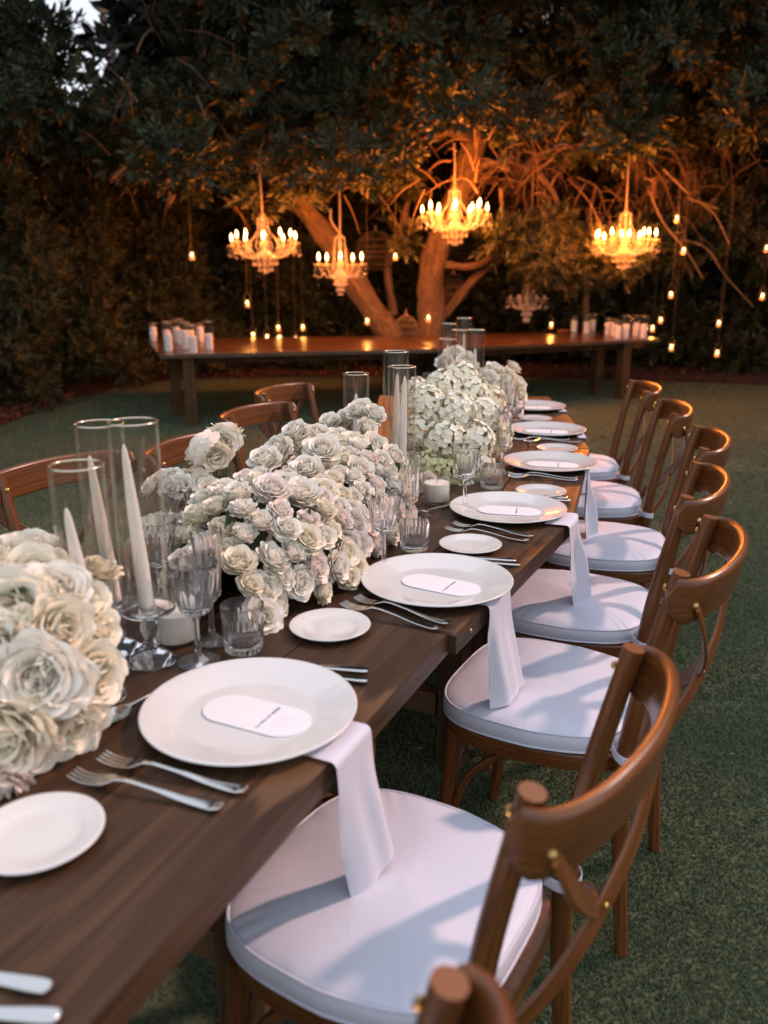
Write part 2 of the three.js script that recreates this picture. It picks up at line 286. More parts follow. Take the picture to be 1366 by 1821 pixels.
// ───────────────────────── chairs ─────────────────────────
function chairMaster() {
  const o = new THREE.Group(); o.name = 'master';
  for (const s of [-1, 1]) {
    part('back_leg', tube([V(s * 0.192, 0, 0.225), V(s * 0.190, 0.22, 0.205), V(s * 0.190, 0.45, 0.195), V(s * 0.197, 0.66, 0.222), V(s * 0.206, 0.888, 0.270)], [0.0138, 0.0168, 0.0188, 0.0176, 0.0162], 26, 12), M.chair, o);
    part('front_leg', tube([V(s * 0.205, 0, -0.215), V(s * 0.192, 0.2, -0.195), V(s * 0.183, 0.43, -0.178)], [0.0135, 0.017, 0.0195], 14, 10), M.chair, o);
    part('brace', tube([V(s * 0.191, 0.20, -0.188), V(s * 0.17, 0.30, -0.184), V(s * 0.11, 0.385, -0.18), V(s * 0.03, 0.418, -0.178)], 0.0095, 14, 8), M.chair, o);
    part('brace', tube([V(s * 0.193, 0.20, -0.178), V(s * 0.189, 0.31, -0.15), V(s * 0.184, 0.39, -0.08), V(s * 0.182, 0.42, 0.01)], 0.0095, 14, 8), M.chair, o);
  }
  // seat: rounded trapezoid
  const sh = new THREE.Shape(), P = [[-0.185, 0.205], [0.185, 0.205], [0.212, -0.12], [0.165, -0.218], [-0.165, -0.218], [-0.212, -0.12]];
  const seatOutline = (k) => { const n = 64, out = []; for (let i = 0; i < n; i++) { const a = i / n * 2 * Math.PI, c = Math.cos(a), s = Math.sin(a), e = 2 / 3.6, x = Math.sign(c) * Math.pow(Math.abs(c), e), y = Math.sign(s) * Math.pow(Math.abs(s), e); out.push([x * (y < 0 ? 0.218 : 0.218 - 0.028 * y) * k, (y < 0 ? y * 0.222 : y * 0.205) * k]); } return out; };
  seatOutline(1).forEach(([x, y], i) => (i ? sh.lineTo(x, y) : sh.moveTo(x, y)));
  const g = new THREE.ExtrudeGeometry(sh, { depth: 0.026, bevelEnabled: true, bevelSize: 0.006, bevelThickness: 0.006, bevelSegments: 3 });
  g.rotateX(Math.PI / 2); g.translate(0, 0.451, 0); part('seat', metric(g), M.chair, o);
  // top rail, bent round the back, bolted to the outside of the posts
  const rail = new THREE.CatmullRomCurve3([V(-0.232, 0.838, 0.252), V(-0.222, 0.842, 0.292), V(-0.165, 0.846, 0.326), V(0, 0.85, 0.350), V(0.165, 0.846, 0.326), V(0.222, 0.842, 0.292), V(0.232, 0.838, 0.252)]);
  part('top_rail', sweep(rail, (t) => { const e = Math.min(t, 1 - t), h = lerp(0.044, 0.088, sstep(e, 0, 0.09)); return rrect(0.0205, h, 0.0098); }, V(0, 1, 0.18), 44), M.chair, o);
  // the two crossed slats
  for (const s of [-1, 1]) part('cross_slat', sweep([V(s * 0.222, 0.835, 0.306), V(s * 0.195, 0.775, 0.318), V(s * 0.09, 0.675, 0.318 + 0.004 * s), V(0, 0.605, 0.300 + 0.005 * s), V(-s * 0.10, 0.53, 0.265 + 0.003 * s), V(-s * 0.172, 0.462, 0.212)], () => rrect(0.032, 0.0075, 0.003), V(0, 0.4, 1), 30), M.chair, o);
  const bolt = lathe([[0, 0.0058], [0.004, 0.0052], [0.0062, 0.003], [0.007, 0]], 12);
  for (const s of [-1, 1]) { part('bolt', mv(bolt.clone(), s * 0.2045, 0.855, 0.245, -1.5, 0, 0), M.brass, o); part('bolt', mv(bolt.clone(), s * 0.226, 0.836, 0.302, 0, s * 0.5, -s * 1.4), M.brass, o); }
  part('bolt', mv(bolt.clone().scale(0.7, 0.7, 0.7), 0, 0.605, 0.309, 1.4), M.brass, o);
  return o;
}
const chairGroup = chairMaster();
function chairAt(label, mid, phi, side) {                            // mid: between the post tops; phi: the way the table runs there; side +1 right row, -1 left row
  const n = V(Math.cos(R(phi)) * side, 0, Math.sin(R(phi)) * side), p = mid.clone().addScaledVector(n, -0.266), c = chairGroup.clone();
  c.name = numbered('cross_back_chair'); c.position.set(p.x, 0, p.z); c.rotation.y = Math.atan2(n.x, n.z); scene.add(c);
  tag(c, label, 'chair', side > 0 ? 'cross-back chairs along the right side' : 'cross-back chairs along the left side'); return c;
}
// cushion: a thin sewn pad with piped edges, gathered a little along the seam
function cushionMaster(seed) {
  const r = rng(seed), n = 128, pos = [], idx = [], uvs = [], ph = [...Array(10)].map(() => r() * 6.28);
  const out = (i, k) => { const a = i / n * 2 * Math.PI, c = Math.cos(a), s = Math.sin(a), e = 2 / 3.7, x = Math.sign(c) * Math.pow(Math.abs(c), e), y = Math.sign(s) * Math.pow(Math.abs(s), e), w = (y < 0 ? 0.226 : 0.226 - 0.034 * y); return [x * w * k, (y < 0 ? y * 0.236 : y * 0.190) * k]; };
  const gather = (i) => { const a = i / n * 2 * Math.PI; return 0.5 * Math.sin(a * 41 + ph[0]) + 0.35 * Math.sin(a * 67 + ph[1]) + 0.4 * Math.sin(a * 29 + ph[2]); };
  const rows = [[0.0, 0.514, 0], [0.25, 0.5138, 0], [0.5, 0.513, 0], [0.7, 0.5115, 0.1], [0.82, 0.5095, 0.35], [0.90, 0.5065, 0.8], [0.955, 0.5025, 1], [0.985, 0.4985, 0.5], [0.995, 0.494, 0.3], [1.004, 0.487, 0.9], [1.006, 0.478, 1], [1.0, 0.469, 0.8], [0.992, 0.4635, 0.3], [0.96, 0.459, 0], [0.5, 0.458, 0], [0, 0.458, 0]];
  for (const [k, y, gth] of rows) for (let i = 0; i < n; i++) {
    const [x, z] = out(i, k), soft = 0.0030 * Math.sin(x * 14 + ph[3]) * Math.cos(z * 11 + ph[4]) + 0.0014 * Math.sin(x * 33 + z * 21 + ph[5]) + 0.004 * (vnoise(x * 16 + 40, z * 16 + 40, 512, 512, seed) - 0.5);
    uvs.push(x * 2, z * 2 + y * 2); pos.push(x + (gth ? 0.0006 * gather(i + 7) * gth * Math.cos(i) : 0), y + (y > 0.49 ? soft * (k < 0.95 ? 1 : 0.3) : 0) + 0.0017 * gather(i) * gth + (y > 0.5 ? 0.006 * (1 - k * k) : 0), z);
  }
  for (let j = 0; j < rows.length - 1; j++) for (let i = 0; i < n; i++) { const a = j * n + i, b = j * n + (i + 1) % n, c = a + n, d = b + n; idx.push(a, b, c, b, d, c); }
  const piping = (y, k) => { const pts = []; for (let i = 0; i < n; i += 2) { const [x, z] = out(i, k); pts.push(V(x, y, z)); } return sweep(new THREE.CatmullRomCurve3(pts, true), () => ring(0.0026, 0.0026, 6), V(0, 1, 0), 128, false); };
  const o = new THREE.Group(), body = part('pad', build(pos, idx, uvs), M.satin, o);
  part('piping', piping(0.4985, 0.990), M.satin, body); part('piping', piping(0.4625, 0.996), M.satin, body);
  for (const s of [-1, 1]) {
    const c = V(s * 0.190, 0, 0.199), pts = [V(s * 0.17, 0.478, 0.165), ...[-60, -10, 40, 90, 140, 190].map((d) => V(c.x + s * 0.0235 * Math.cos(R(d)), 0.476 - 0.00006 * d, c.z + 0.0235 * Math.sin(R(d)))), V(s * 0.166, 0.470, 0.17)];
    part('tie', sweep(pts, () => rrect(0.0014, 0.020, 0.0006), V(0, 1, 0), 26), M.satin, o);
  }
  return o;
}
M.satin = phys({ color: C(0.71, 0.725, 0.83), roughness: 0.55, sheen: 0.5, sheenRoughness: 0.4, sheenColor: C(1, 1, 1), bumpMap: texture(512, 512, (u, v) => { const w = fbm(u * 5, v * 5, 5, 5, 301, 3), c = 1 - Math.abs(2 * fbm(u * 7 + w, v * 4 + w, 7, 4, 311, 3) - 1), d = 1 - Math.abs(2 * fbm(u * 4 - w, v * 9 + w, 4, 9, 321, 3) - 1); return clamp(0.55 * w + 0.25 * Math.pow(c, 8) + 0.25 * Math.pow(d, 8) + 0.03 * Math.sin(u * 512 * 0.785) * Math.sin(v * 512 * 0.785), 0, 1); }, false, 1, 1), bumpScale: 0.0009 });
const pads = [cushionMaster(3), cushionMaster(8), cushionMaster(21)];
const pair = (a, b, c, d) => on(a, b, 0.885).lerp(on(c, d, 0.885), 0.5);
const CHAIRS = [
  ['wooden chair at the bottom edge, only its post and rail ends in view', V(-0.052, 0, -0.351), 29, 1],
  ['nearest full wooden cross-back chair on the right, its bent rail large in the foreground', pair(940, 1400, 1125, 1160), 30.5, 1],
  ['second wooden cross-back chair from the front in the right row', pair(1206, 1013, 1263, 926), 27.5, 1],
  ['third wooden cross-back chair from the front in the right row', pair(1222, 888, 1236, 822), 23, 1],
  ['fourth wooden cross-back chair from the front in the right row', pair(1250, 793, 1240, 764), 17, 1],
  ['second farthest wooden chair in the right row, with a white tie round its post', pair(1197, 734, 1176, 713), 10, 1],
  ['farthest wooden cross-back chair in the right row', pair(1151, 697, 1124, 677), 7, 1],
  ['wooden chair at the left edge behind the tall glass cylinders', V(-0.915, 0, -2.37), 34, -1],
  ['wooden chair on the left behind the two tall white roses', on(352, 786, 0.885), 24, -1],
  ['second farthest wooden chair on the left, rail turned to the lawn', on(466, 728, 0.885), 27, -1],
  ['farthest wooden chair on the left, close to the far table', on(512, 691, 0.885), 24, -1],
];
CHAIRS.forEach(([label, mid, phi, side], i) => {
  const c = chairAt(label, mid, phi, side), k = pads[i % 3].clone();
  k.name = numbered('seat_cushion'); k.position.copy(c.position); k.rotation.y = c.rotation.y; scene.add(k);
  tag(k, ['white satin seat cushion half hidden at the bottom edge of the picture', 'large white satin cushion in the foreground with the nearest napkin resting on it', 'white satin cushion on the second chair of the right row', 'white satin cushion on the third chair of the right row', 'white satin cushion on the fourth chair of the right row', 'white cushion tied with a white band to the second farthest right-hand chair', 'farthest white cushion in the right row', 'white cushion on the left-hand chair behind the tall cylinders', 'white cushion on the left-hand chair behind the tall roses', 'white cushion on the second farthest left-hand chair', 'white cushion on the farthest left-hand chair'][i], 'cushion', 'white tied seat cushions');
});
// ───────────────────────── place settings ─────────────────────────
const ORD = ['nearest', 'second nearest', 'third nearest', 'third farthest', 'second farthest', 'farthest'];
const PLACES = [[-0.206, -1.16, 26], [0.115, -1.719, 26.5], [0.351, -2.298, 21], [0.585, -2.898, 14.5], [0.690, -3.534, 7], [0.739, -4.183, 4]];
const SIDES = [[-0.417, -0.869], [-0.103, -1.486], [0.214, -1.983], [0.483, -2.508], [0.662, -3.162], [0.694, -3.84]];
const toward = (i, e, n) => { const [x, z, p] = PLACES[i], c = Math.cos(R(p)), s = Math.sin(R(p)); return V(x + n * c + e * s, T, z + n * s - e * c); };   // e along the edge away from the camera, n towards the guest
const turnOf = (i) => -R(PLACES[i][2]);
{
  const flute = texture(1024, 64, (u, v) => { const on = sstep(v, 0.60, 0.68) * (1 - sstep(v, 0.90, 0.97)); return 0.5 + 0.5 * on * Math.cos(u * 6.283 * 128); }, false);
  M.charger = phys({ color: C(0.80, 0.80, 0.78), roughness: 0.3, clearcoat: 1, clearcoatRoughness: 0.03, bumpMap: flute, bumpScale: 0.0011 });
  // outer half of the profile only runs over v 0..1 from the middle of the well to the rim, then under
  const plate = (r, h, mat) => lathe([[0.0005, 0.0042], [r * 0.2, 0.0040], [r * 0.45, 0.0038], [r * 0.60, 0.0044], [r * 0.655, 0.0062], [r * 0.70, 0.0090], [r * 0.76, 0.0110], [r * 0.88, h * 0.80], [r * 0.955, h * 0.95], [r * 0.985, h], [r, h - 0.0006], [r * 1.0, h - 0.0026], [r * 0.985, h - 0.0040], [r * 0.9, h * 0.62], [r * 0.74, 0.0060], [r * 0.62, 0.0016], [r * 0.585, 0], [r * 0.56, 0], [r * 0.545, 0.0016], [0.0005, 0.0016]], 128);
  const big = plate(0.165, 0.021), small = lathe([[0.0005, 0.0052], [0.03, 0.005], [0.046, 0.0056], [0.052, 0.0078], [0.058, 0.0095], [0.070, 0.0122], [0.0755, 0.0134], [0.0775, 0.0130], [0.0778, 0.0112], [0.074, 0.0092], [0.056, 0.0045], [0.048, 0], [0.045, 0], [0.043, 0.0016], [0.0005, 0.0016]], 96);
  PLACES.forEach(([x, z], i) => solo('charger_plate', big, M.charger, `${ORD[i]} large white charger plate with a fluted rim, under a menu card`, 'plate', [x, T + 0.0005, z], i * 0.7, 'large white charger plates'));
  SIDES.forEach(([x, z], i) => solo('side_plate', small, M.porcelain, [`small white side plate cut by the left edge, beside the nearest forks`, 'small white side plate in front of the second charger', 'small white side plate in front of the third charger', 'small white side plate just beyond the third charger', 'small white side plate overlapping the forks of the second farthest charger', 'farthest small white side plate, beside a tumbler'][i], 'plate', [x, T + 0.0005, z], 0, 'small white side plates'));

  // pill-shaped cards with a dark blue name set across them and pale small print below
  const card = (seed) => {
    const cv = document.createElement('canvas'); cv.width = 256; cv.height = 512; const c = cv.getContext('2d'), r = rng(seed);
    c.fillStyle = '#eeedf0'; c.fillRect(0, 0, 256, 512);
    const scribble = (x0, x1, y, h, w, col) => { c.strokeStyle = col; c.lineWidth = w; let x = x0; while (x < x1) { const k = Math.floor(r() * 5), q = h * 0.62; c.beginPath(); if (k === 0) { c.moveTo(x, y); c.lineTo(x, y - h); c.moveTo(x, y - h); c.lineTo(x + q, y - h * 0.5); c.lineTo(x, y - h * 0.45); } else if (k === 1) { c.moveTo(x, y); c.lineTo(x + q / 2, y - h); c.lineTo(x + q, y); } else if (k === 2) { c.ellipse(x + q / 2, y - h / 2, q / 2, h / 2, 0, 0, 6.3); } else if (k === 3) { c.moveTo(x, y); c.lineTo(x, y - h); c.lineTo(x + q, y); c.lineTo(x + q, y - h); } else { c.moveTo(x + q, y - h); c.lineTo(x, y - h); c.lineTo(x, y); c.lineTo(x + q, y); c.moveTo(x, y - h / 2); c.lineTo(x + q * 0.8, y - h / 2); } c.stroke(); x += q + h * 0.28; if (r() < 0.14) x += h * 0.6; } };
    scribble(44, 212, 316, 11, 2.7, '#2c3a5c');
    for (let k = 0; k < 4; k++) scribble(90 - 8 * (k % 2), 166 + 8 * (k % 2), 352 + k * 19, 5, 0.9, '#c9ccd4');
    const t = new THREE.CanvasTexture(cv); t.colorSpace = THREE.SRGBColorSpace; t.magFilter = THREE.LinearFilter; return t;
  };
  const w = 0.043, L = 0.090, sh = new THREE.Shape();                // half width, half length; round at both ends
  sh.moveTo(-L + w, -w); sh.lineTo(L - w, -w); sh.absarc(L - w, 0, w, -Math.PI / 2, Math.PI / 2, false); sh.lineTo(-L + w, w); sh.absarc(-L + w, 0, w, Math.PI / 2, Math.PI * 1.5, false);
  const cg = new THREE.ExtrudeGeometry(sh, { depth: 0.0012, bevelEnabled: false, curveSegments: 24 }); cg.rotateX(-Math.PI / 2);
  const p = cg.attributes.position, uv = []; for (let i = 0; i < p.count; i++) uv.push(0.5 - p.getZ(i) / 0.1 , 0.5 - p.getX(i) / 0.19); cg.setAttribute('uv', new THREE.Float32BufferAttribute(uv, 2));
  PLACES.forEach((_, i) => { const a = toward(i, [0.0, -0.002, 0.004, 0.0, -0.004, 0][i], [0.012, 0.01, 0.004, 0.008, 0.0, 0.004][i]); const m = solo('menu_card', cg, std({ map: card(50 + i), roughness: 0.8 }), `white pill-shaped menu card with a dark blue name lying on the ${ORD[i]} charger`, 'menu card', [a.x, T + 0.0056, a.z], turnOf(i) + [0.02, -0.05, 0.16, 0.05, -0.1, 0][i], 'pill-shaped menu cards'); m.rotation.order = 'YXZ'; m.rotation.z = -0.004; });

  // napkins: a folded strip from under the charger, over the edge of the table and down to the seat
  const linen = texture(256, 256, (u, v) => 0.5 + 0.25 * Math.sin(u * 256 * 1.57) + 0.25 * Math.sin(v * 256 * 1.57), false, 40, 40);
  M.linen = phys({ color: C(0.72, 0.72, 0.80), roughness: 0.75, sheen: 0.4, sheenRoughness: 0.5, sheenColor: C(1, 1, 1), bumpMap: linen, bumpScale: 0.00006 });
  const edgeAt = (i, e) => {                                            // how far the rim of the table is from the middle of the plate, towards the guest
    const o = toward(i, e, 0), d = toward(i, e, 1).sub(o); let best = 9;
    for (const [A, B] of tablePts) { const s = B.clone().sub(A), q = A.clone().sub(o), den = d.x * s.z - d.z * s.x, t = (q.x * s.z - q.z * s.x) / den, k = (q.x * d.z - q.z * d.x) / den; if (k > -0.02 && k < 1.02 && t > 0) best = Math.min(best, t); }
    return best < 1 ? best : 0.16;
  };
  const NAP = [{ e: -0.006, w0: 0.112, w1: 0.098, out: 0.010, twist: 0.03, fold: 0.2, skew: 0.030, cut: 0.045, drop: 0.262 }, { e: -0.004, w0: 0.130, w1: 0.108, out: 0.012, twist: 0.035, fold: 0.35, skew: 0.03, cut: 0.02, drop: 0.255 }, { e: -0.018, w0: 0.130, w1: 0.090, out: 0.012, twist: 0.03, fold: 1.0, skew: 0.04, cut: 0.012, drop: 0.255 }, { e: -0.03, w0: 0.112, w1: 0.088, out: 0.012, twist: 0.03, fold: 1.0, skew: 0.02, cut: 0.01, drop: 0.258 }, { e: -0.06, w0: 0.13, w1: 0.11, out: 0.012, twist: 0.02, fold: 0.5, skew: 0, cut: 0.01, drop: 0.24 }, { e: -0.045, w0: 0.13, w1: 0.11, out: 0.012, twist: 0.02, fold: 0.5, skew: 0, cut: 0.01, drop: 0.24 }];
  NAP.forEach((q, i) => {
    const bend = 0.011, K1 = 5, K2 = 6, S = 18, rows = K1 + 1 + K2 + S, U = 24, pos = [], idx = [], uv = [], r = rng(300 + i), f1 = r() * 6, top = T + 0.0058, W1 = U + 1, O = rows * W1;
    for (const sd of [0, 1]) for (let j = 0; j < rows; j++) for (let u = 0; u <= U; u++) {
      const a = u / U - 0.5, h = j <= K1 ? 0 : j <= K1 + K2 ? 0 : (j - K1 - K2) / S, e0 = a * q.w0, ed = edgeAt(i, q.e + e0) + 0.0045, th = sd ? 0.0045 * (1 - Math.pow(Math.abs(a) * 2, 10)) : 0;
      const hw = sstep(h, 0, 0.5), wave = q.fold * hw * (0.013 * Math.sin(a * 8 + f1) + 0.006 * Math.sin(a * 15 + f1 * 2)) + 0.003 * hw * Math.sin(a * 4 + j * 0.3), round = -0.012 * Math.pow(Math.abs(a) * 2, 3) * hw;
      let n, y;
      if (j <= K1) { n = lerp(0.120, ed - 0.002, j / K1); y = top - th - 0.0008 * (1 - j / K1); }
      else { const g = Math.min(1, (j - K1) / K2) * Math.PI / 2; n = ed - 0.002 + (bend - th) * Math.sin(g); y = top - bend + (bend - th) * Math.cos(g); }
      if (h > 0) { const L = q.drop - q.cut * (a + 0.5); n += q.out * Math.pow(h, 1.4) + q.twist * (a + 0.5) * Math.pow(h, 1.3) + wave + round - 0; y -= (L - bend) * h; n = Math.max(n, ed + 0.003); }
      pos.push(n, y, -(lerp(q.w0, q.w1, h) * a + q.skew * h)); uv.push(a * q.w0, j * 0.016);
    }
    for (let j = 0; j < rows - 1; j++) for (let u = 0; u < U; u++) { const a = j * W1 + u, b = a + 1, c = a + W1, d = c + 1; idx.push(a, c, b, b, c, d, O + a, O + b, O + c, O + b, O + d, O + c); }
    for (let j = 0; j < rows - 1; j++) for (const u of [0, U]) { const a = j * W1 + u, c = a + W1; u ? idx.push(a, c, O + a, c, O + c, O + a) : idx.push(a, O + a, c, c, O + a, O + c); }
    for (let u = 0; u < U; u++) { const a = (rows - 1) * W1 + u; idx.push(a, a + 1, O + a, a + 1, O + a + 1, O + a); }
    const a = toward(i, q.e, 0);
    solo('napkin', build(pos, idx, uv), M.linen, ['nearest white folded napkin hanging onto the large foreground cushion', 'white folded napkin hanging from the second charger onto a shadow-striped cushion', 'creased white napkin hanging over the table edge from the third charger', 'narrow pleated white napkin hanging below the fourth charger', 'white napkin showing at the table edge under the second farthest charger', 'white napkin corner showing under the farthest charger'][i], 'napkin', [a.x, 0, a.z], turnOf(i), 'white napkins under the chargers');
  });

  // cutlery: lies along x, the business end at -x
  const flat = (pts, n = 24) => { const w = pts.map((p) => p[2]), h = pts.map((p) => p[3] ?? 0.0022); return sweep(new THREE.CatmullRomCurve3(pts.map((p) => V(p[0], p[1], 0))), (t) => rrect(lerpList(w, t) * 2, lerpList(h, t), lerpList(h, t) * 0.45), V(0, 1, 0), n); };
  function fork() {
    const o = new THREE.Group();
    const hd = part('handle', flat([[0.112, 0.0075, 0.0075, 0.004], [0.100, 0.0045, 0.0092, 0.003], [0.06, 0.0050, 0.0066], [0.01, 0.0105, 0.0036, 0.003], [-0.03, 0.0135, 0.0032, 0.003], [-0.046, 0.0125, 0.0046, 0.0026]], 30), M.steel, o);
    part('fork_head', join([flat([[-0.045, 0.0127, 0.0042], [-0.052, 0.0108, 0.0105, 0.002], [-0.060, 0.0078, 0.0128, 0.002], [-0.070, 0.0052, 0.0128, 0.002]], 12), ...[-1.5, -0.5, 0.5, 1.5].map((k) => mv(flat([[-0.068, 0.0055, 0.0022], [-0.088, 0.0034, 0.0020, 0.0018], [-0.105, 0.0052, 0.0017, 0.0015], [-0.116, 0.0090, 0.0010, 0.0012]], 12), 0, 0, k * 0.0068))]), M.steel, o);
    return o;
  }
  function knife() {
    const o = new THREE.Group();
    part('handle', flat([[0.119, 0.0045, 0.0035, 0.003], [0.117, 0.0045, 0.0072, 0.005], [0.112, 0.0045, 0.0086, 0.006], [0.100, 0.0045, 0.0088, 0.006], [0.05, 0.0045, 0.0066, 0.006], [0.0, 0.0045, 0.0050, 0.006], [-0.005, 0.0045, 0.0046, 0.005]], 16), M.steel, o);
    part('blade', flat([[-0.004, 0.0045, 0.0050, 0.0035], [-0.03, 0.0035, 0.0095, 0.0016], [-0.09, 0.003, 0.0100, 0.0014], [-0.118, 0.003, 0.0030, 0.0010]], 16), M.steel, o);
    return o;
  }
  function spoon() {
    const o = new THREE.Group(), pos = [], idx = [], n = 12, m = 9;
    part('handle', flat([[0.105, 0.0065, 0.0070, 0.0035], [0.095, 0.0045, 0.0085, 0.003], [0.05, 0.0055, 0.0055], [0.0, 0.0105, 0.0032, 0.003], [-0.045, 0.0115, 0.0034, 0.0024]], 24), M.steel, o);
    for (let sd = 0; sd < 2; sd++) for (let i = 0; i <= n; i++) for (let k = 0; k <= m; k++) { const u = i / n, a = (k / m - 0.5) * 2, w = 0.0205 * Math.pow(Math.sin(Math.PI * (0.06 + 0.88 * u)), 0.7) * (1 - 0.12 * u), y = 0.0115 - 0.0085 * Math.sin(Math.PI * Math.min(u * 1.15, 1)) * (1 - a * a) - 0.004 * u; pos.push(-0.043 - 0.058 * u, y + (sd ? -0.0014 : 0), a * w); }
    const O = (n + 1) * (m + 1); for (let i = 0; i < n; i++) for (let k = 0; k < m; k++) { const a = i * (m + 1) + k, b = a + 1, c = a + m + 1, d = c + 1; idx.push(a, c, b, b, c, d, O + a, O + b, O + c, O + b, O + d, O + c); }
    part('bowl', build(pos, idx), M.steel, o); return o;
  }
  const F0 = fork(), K0 = knife(), S0 = spoon();
  const lay = (master, name, label, cat, i, e, n, turn, group) => { const o = master.clone(), a = toward(i, e, n); o.name = numbered(name); o.position.set(a.x, T + 0.001, a.z); o.rotation.y = turnOf(i) + turn; scene.add(o); tag(o, label, cat, group); };
  // measured per place: inner fork, outer fork, spoon, two knives (e, n, turn)
  const CUT = [
    [[-0.180, -0.002, 0.10], [-0.226, -0.008, 0.12], [-0.028, -0.172, 1.45], null, null],
    [[-0.168, -0.004, -0.17], [-0.205, -0.012, -0.12], [-0.045, -0.186, 1.35], null, null],
    [[-0.190, 0.006, -0.16], [-0.235, 0.0, -0.11], [-0.06, -0.195, 1.25], null, null],
    [[-0.178, -0.01, -0.02], [-0.212, -0.008, 0.0], [-0.05, -0.19, 1.5], [0.185, 0.0, 0], [0.21, -0.01, 0]],
    [[-0.175, -0.03, 0.05], [-0.215, 0.01, 0.02], null, [0.18, 0.0, 0], null],
    [null, null, null, null, null],
  ];
  CUT.forEach((c, i) => {
    const w = ['nearest', 'second', 'third', 'fourth', 'fifth'][i];
    if (c[0]) lay(F0, 'fork', `inner fork lying next to the ${w} charger from the front`, 'fork', i, ...c[0], 'silver forks beside the chargers');
    if (c[1]) lay(F0, 'fork', `outer fork lying between the ${w} charger from the front and its side plate`, 'fork', i, ...c[1], 'silver forks beside the chargers');
    if (c[2]) lay(S0, 'spoon', `dessert spoon above the ${w} charger from the front, next to the flowers`, 'spoon', i, ...c[2], 'silver dessert spoons');
    if (c[3]) lay(K0, 'knife', `inner knife on the far side of the ${w} charger from the front`, 'knife', i, ...c[3], 'silver knives beside the chargers');
    if (c[4]) lay(K0, 'knife', `outer knife on the far side of the ${w} charger from the front`, 'knife', i, ...c[4], 'silver knives beside the chargers');
  });
  for (const [x, z, a, l] of [[-0.317, -0.645, 11, 'upper of two knife handles in the bottom left corner of the picture'], [-0.296, -0.613, 3, 'lower of two knife handles in the bottom left corner of the picture'], [-0.026, -1.271, 9, 'inner knife on the far side of the nearest charger'], [-0.026, -1.307, 7, 'outer knife on the far side of the nearest charger'], [0.318, -1.846, 10, 'inner knife on the far side of the second charger from the front'], [0.312, -1.876, 9, 'outer knife on the far side of the second charger from the front'], [0.556, -2.413, 10, 'inner knife on the far side of the third charger from the front'], [0.553, -2.445, 9, 'outer knife on the far side of the third charger from the front']]) { const o = K0.clone(); o.name = numbered('knife'); o.position.set(x - 0.119 * Math.cos(R(a)), T + 0.001, z - 0.119 * Math.sin(R(a))); o.rotation.y = -R(a); scene.add(o); tag(o, l, 'knife', 'silver knives beside the chargers'); }
}

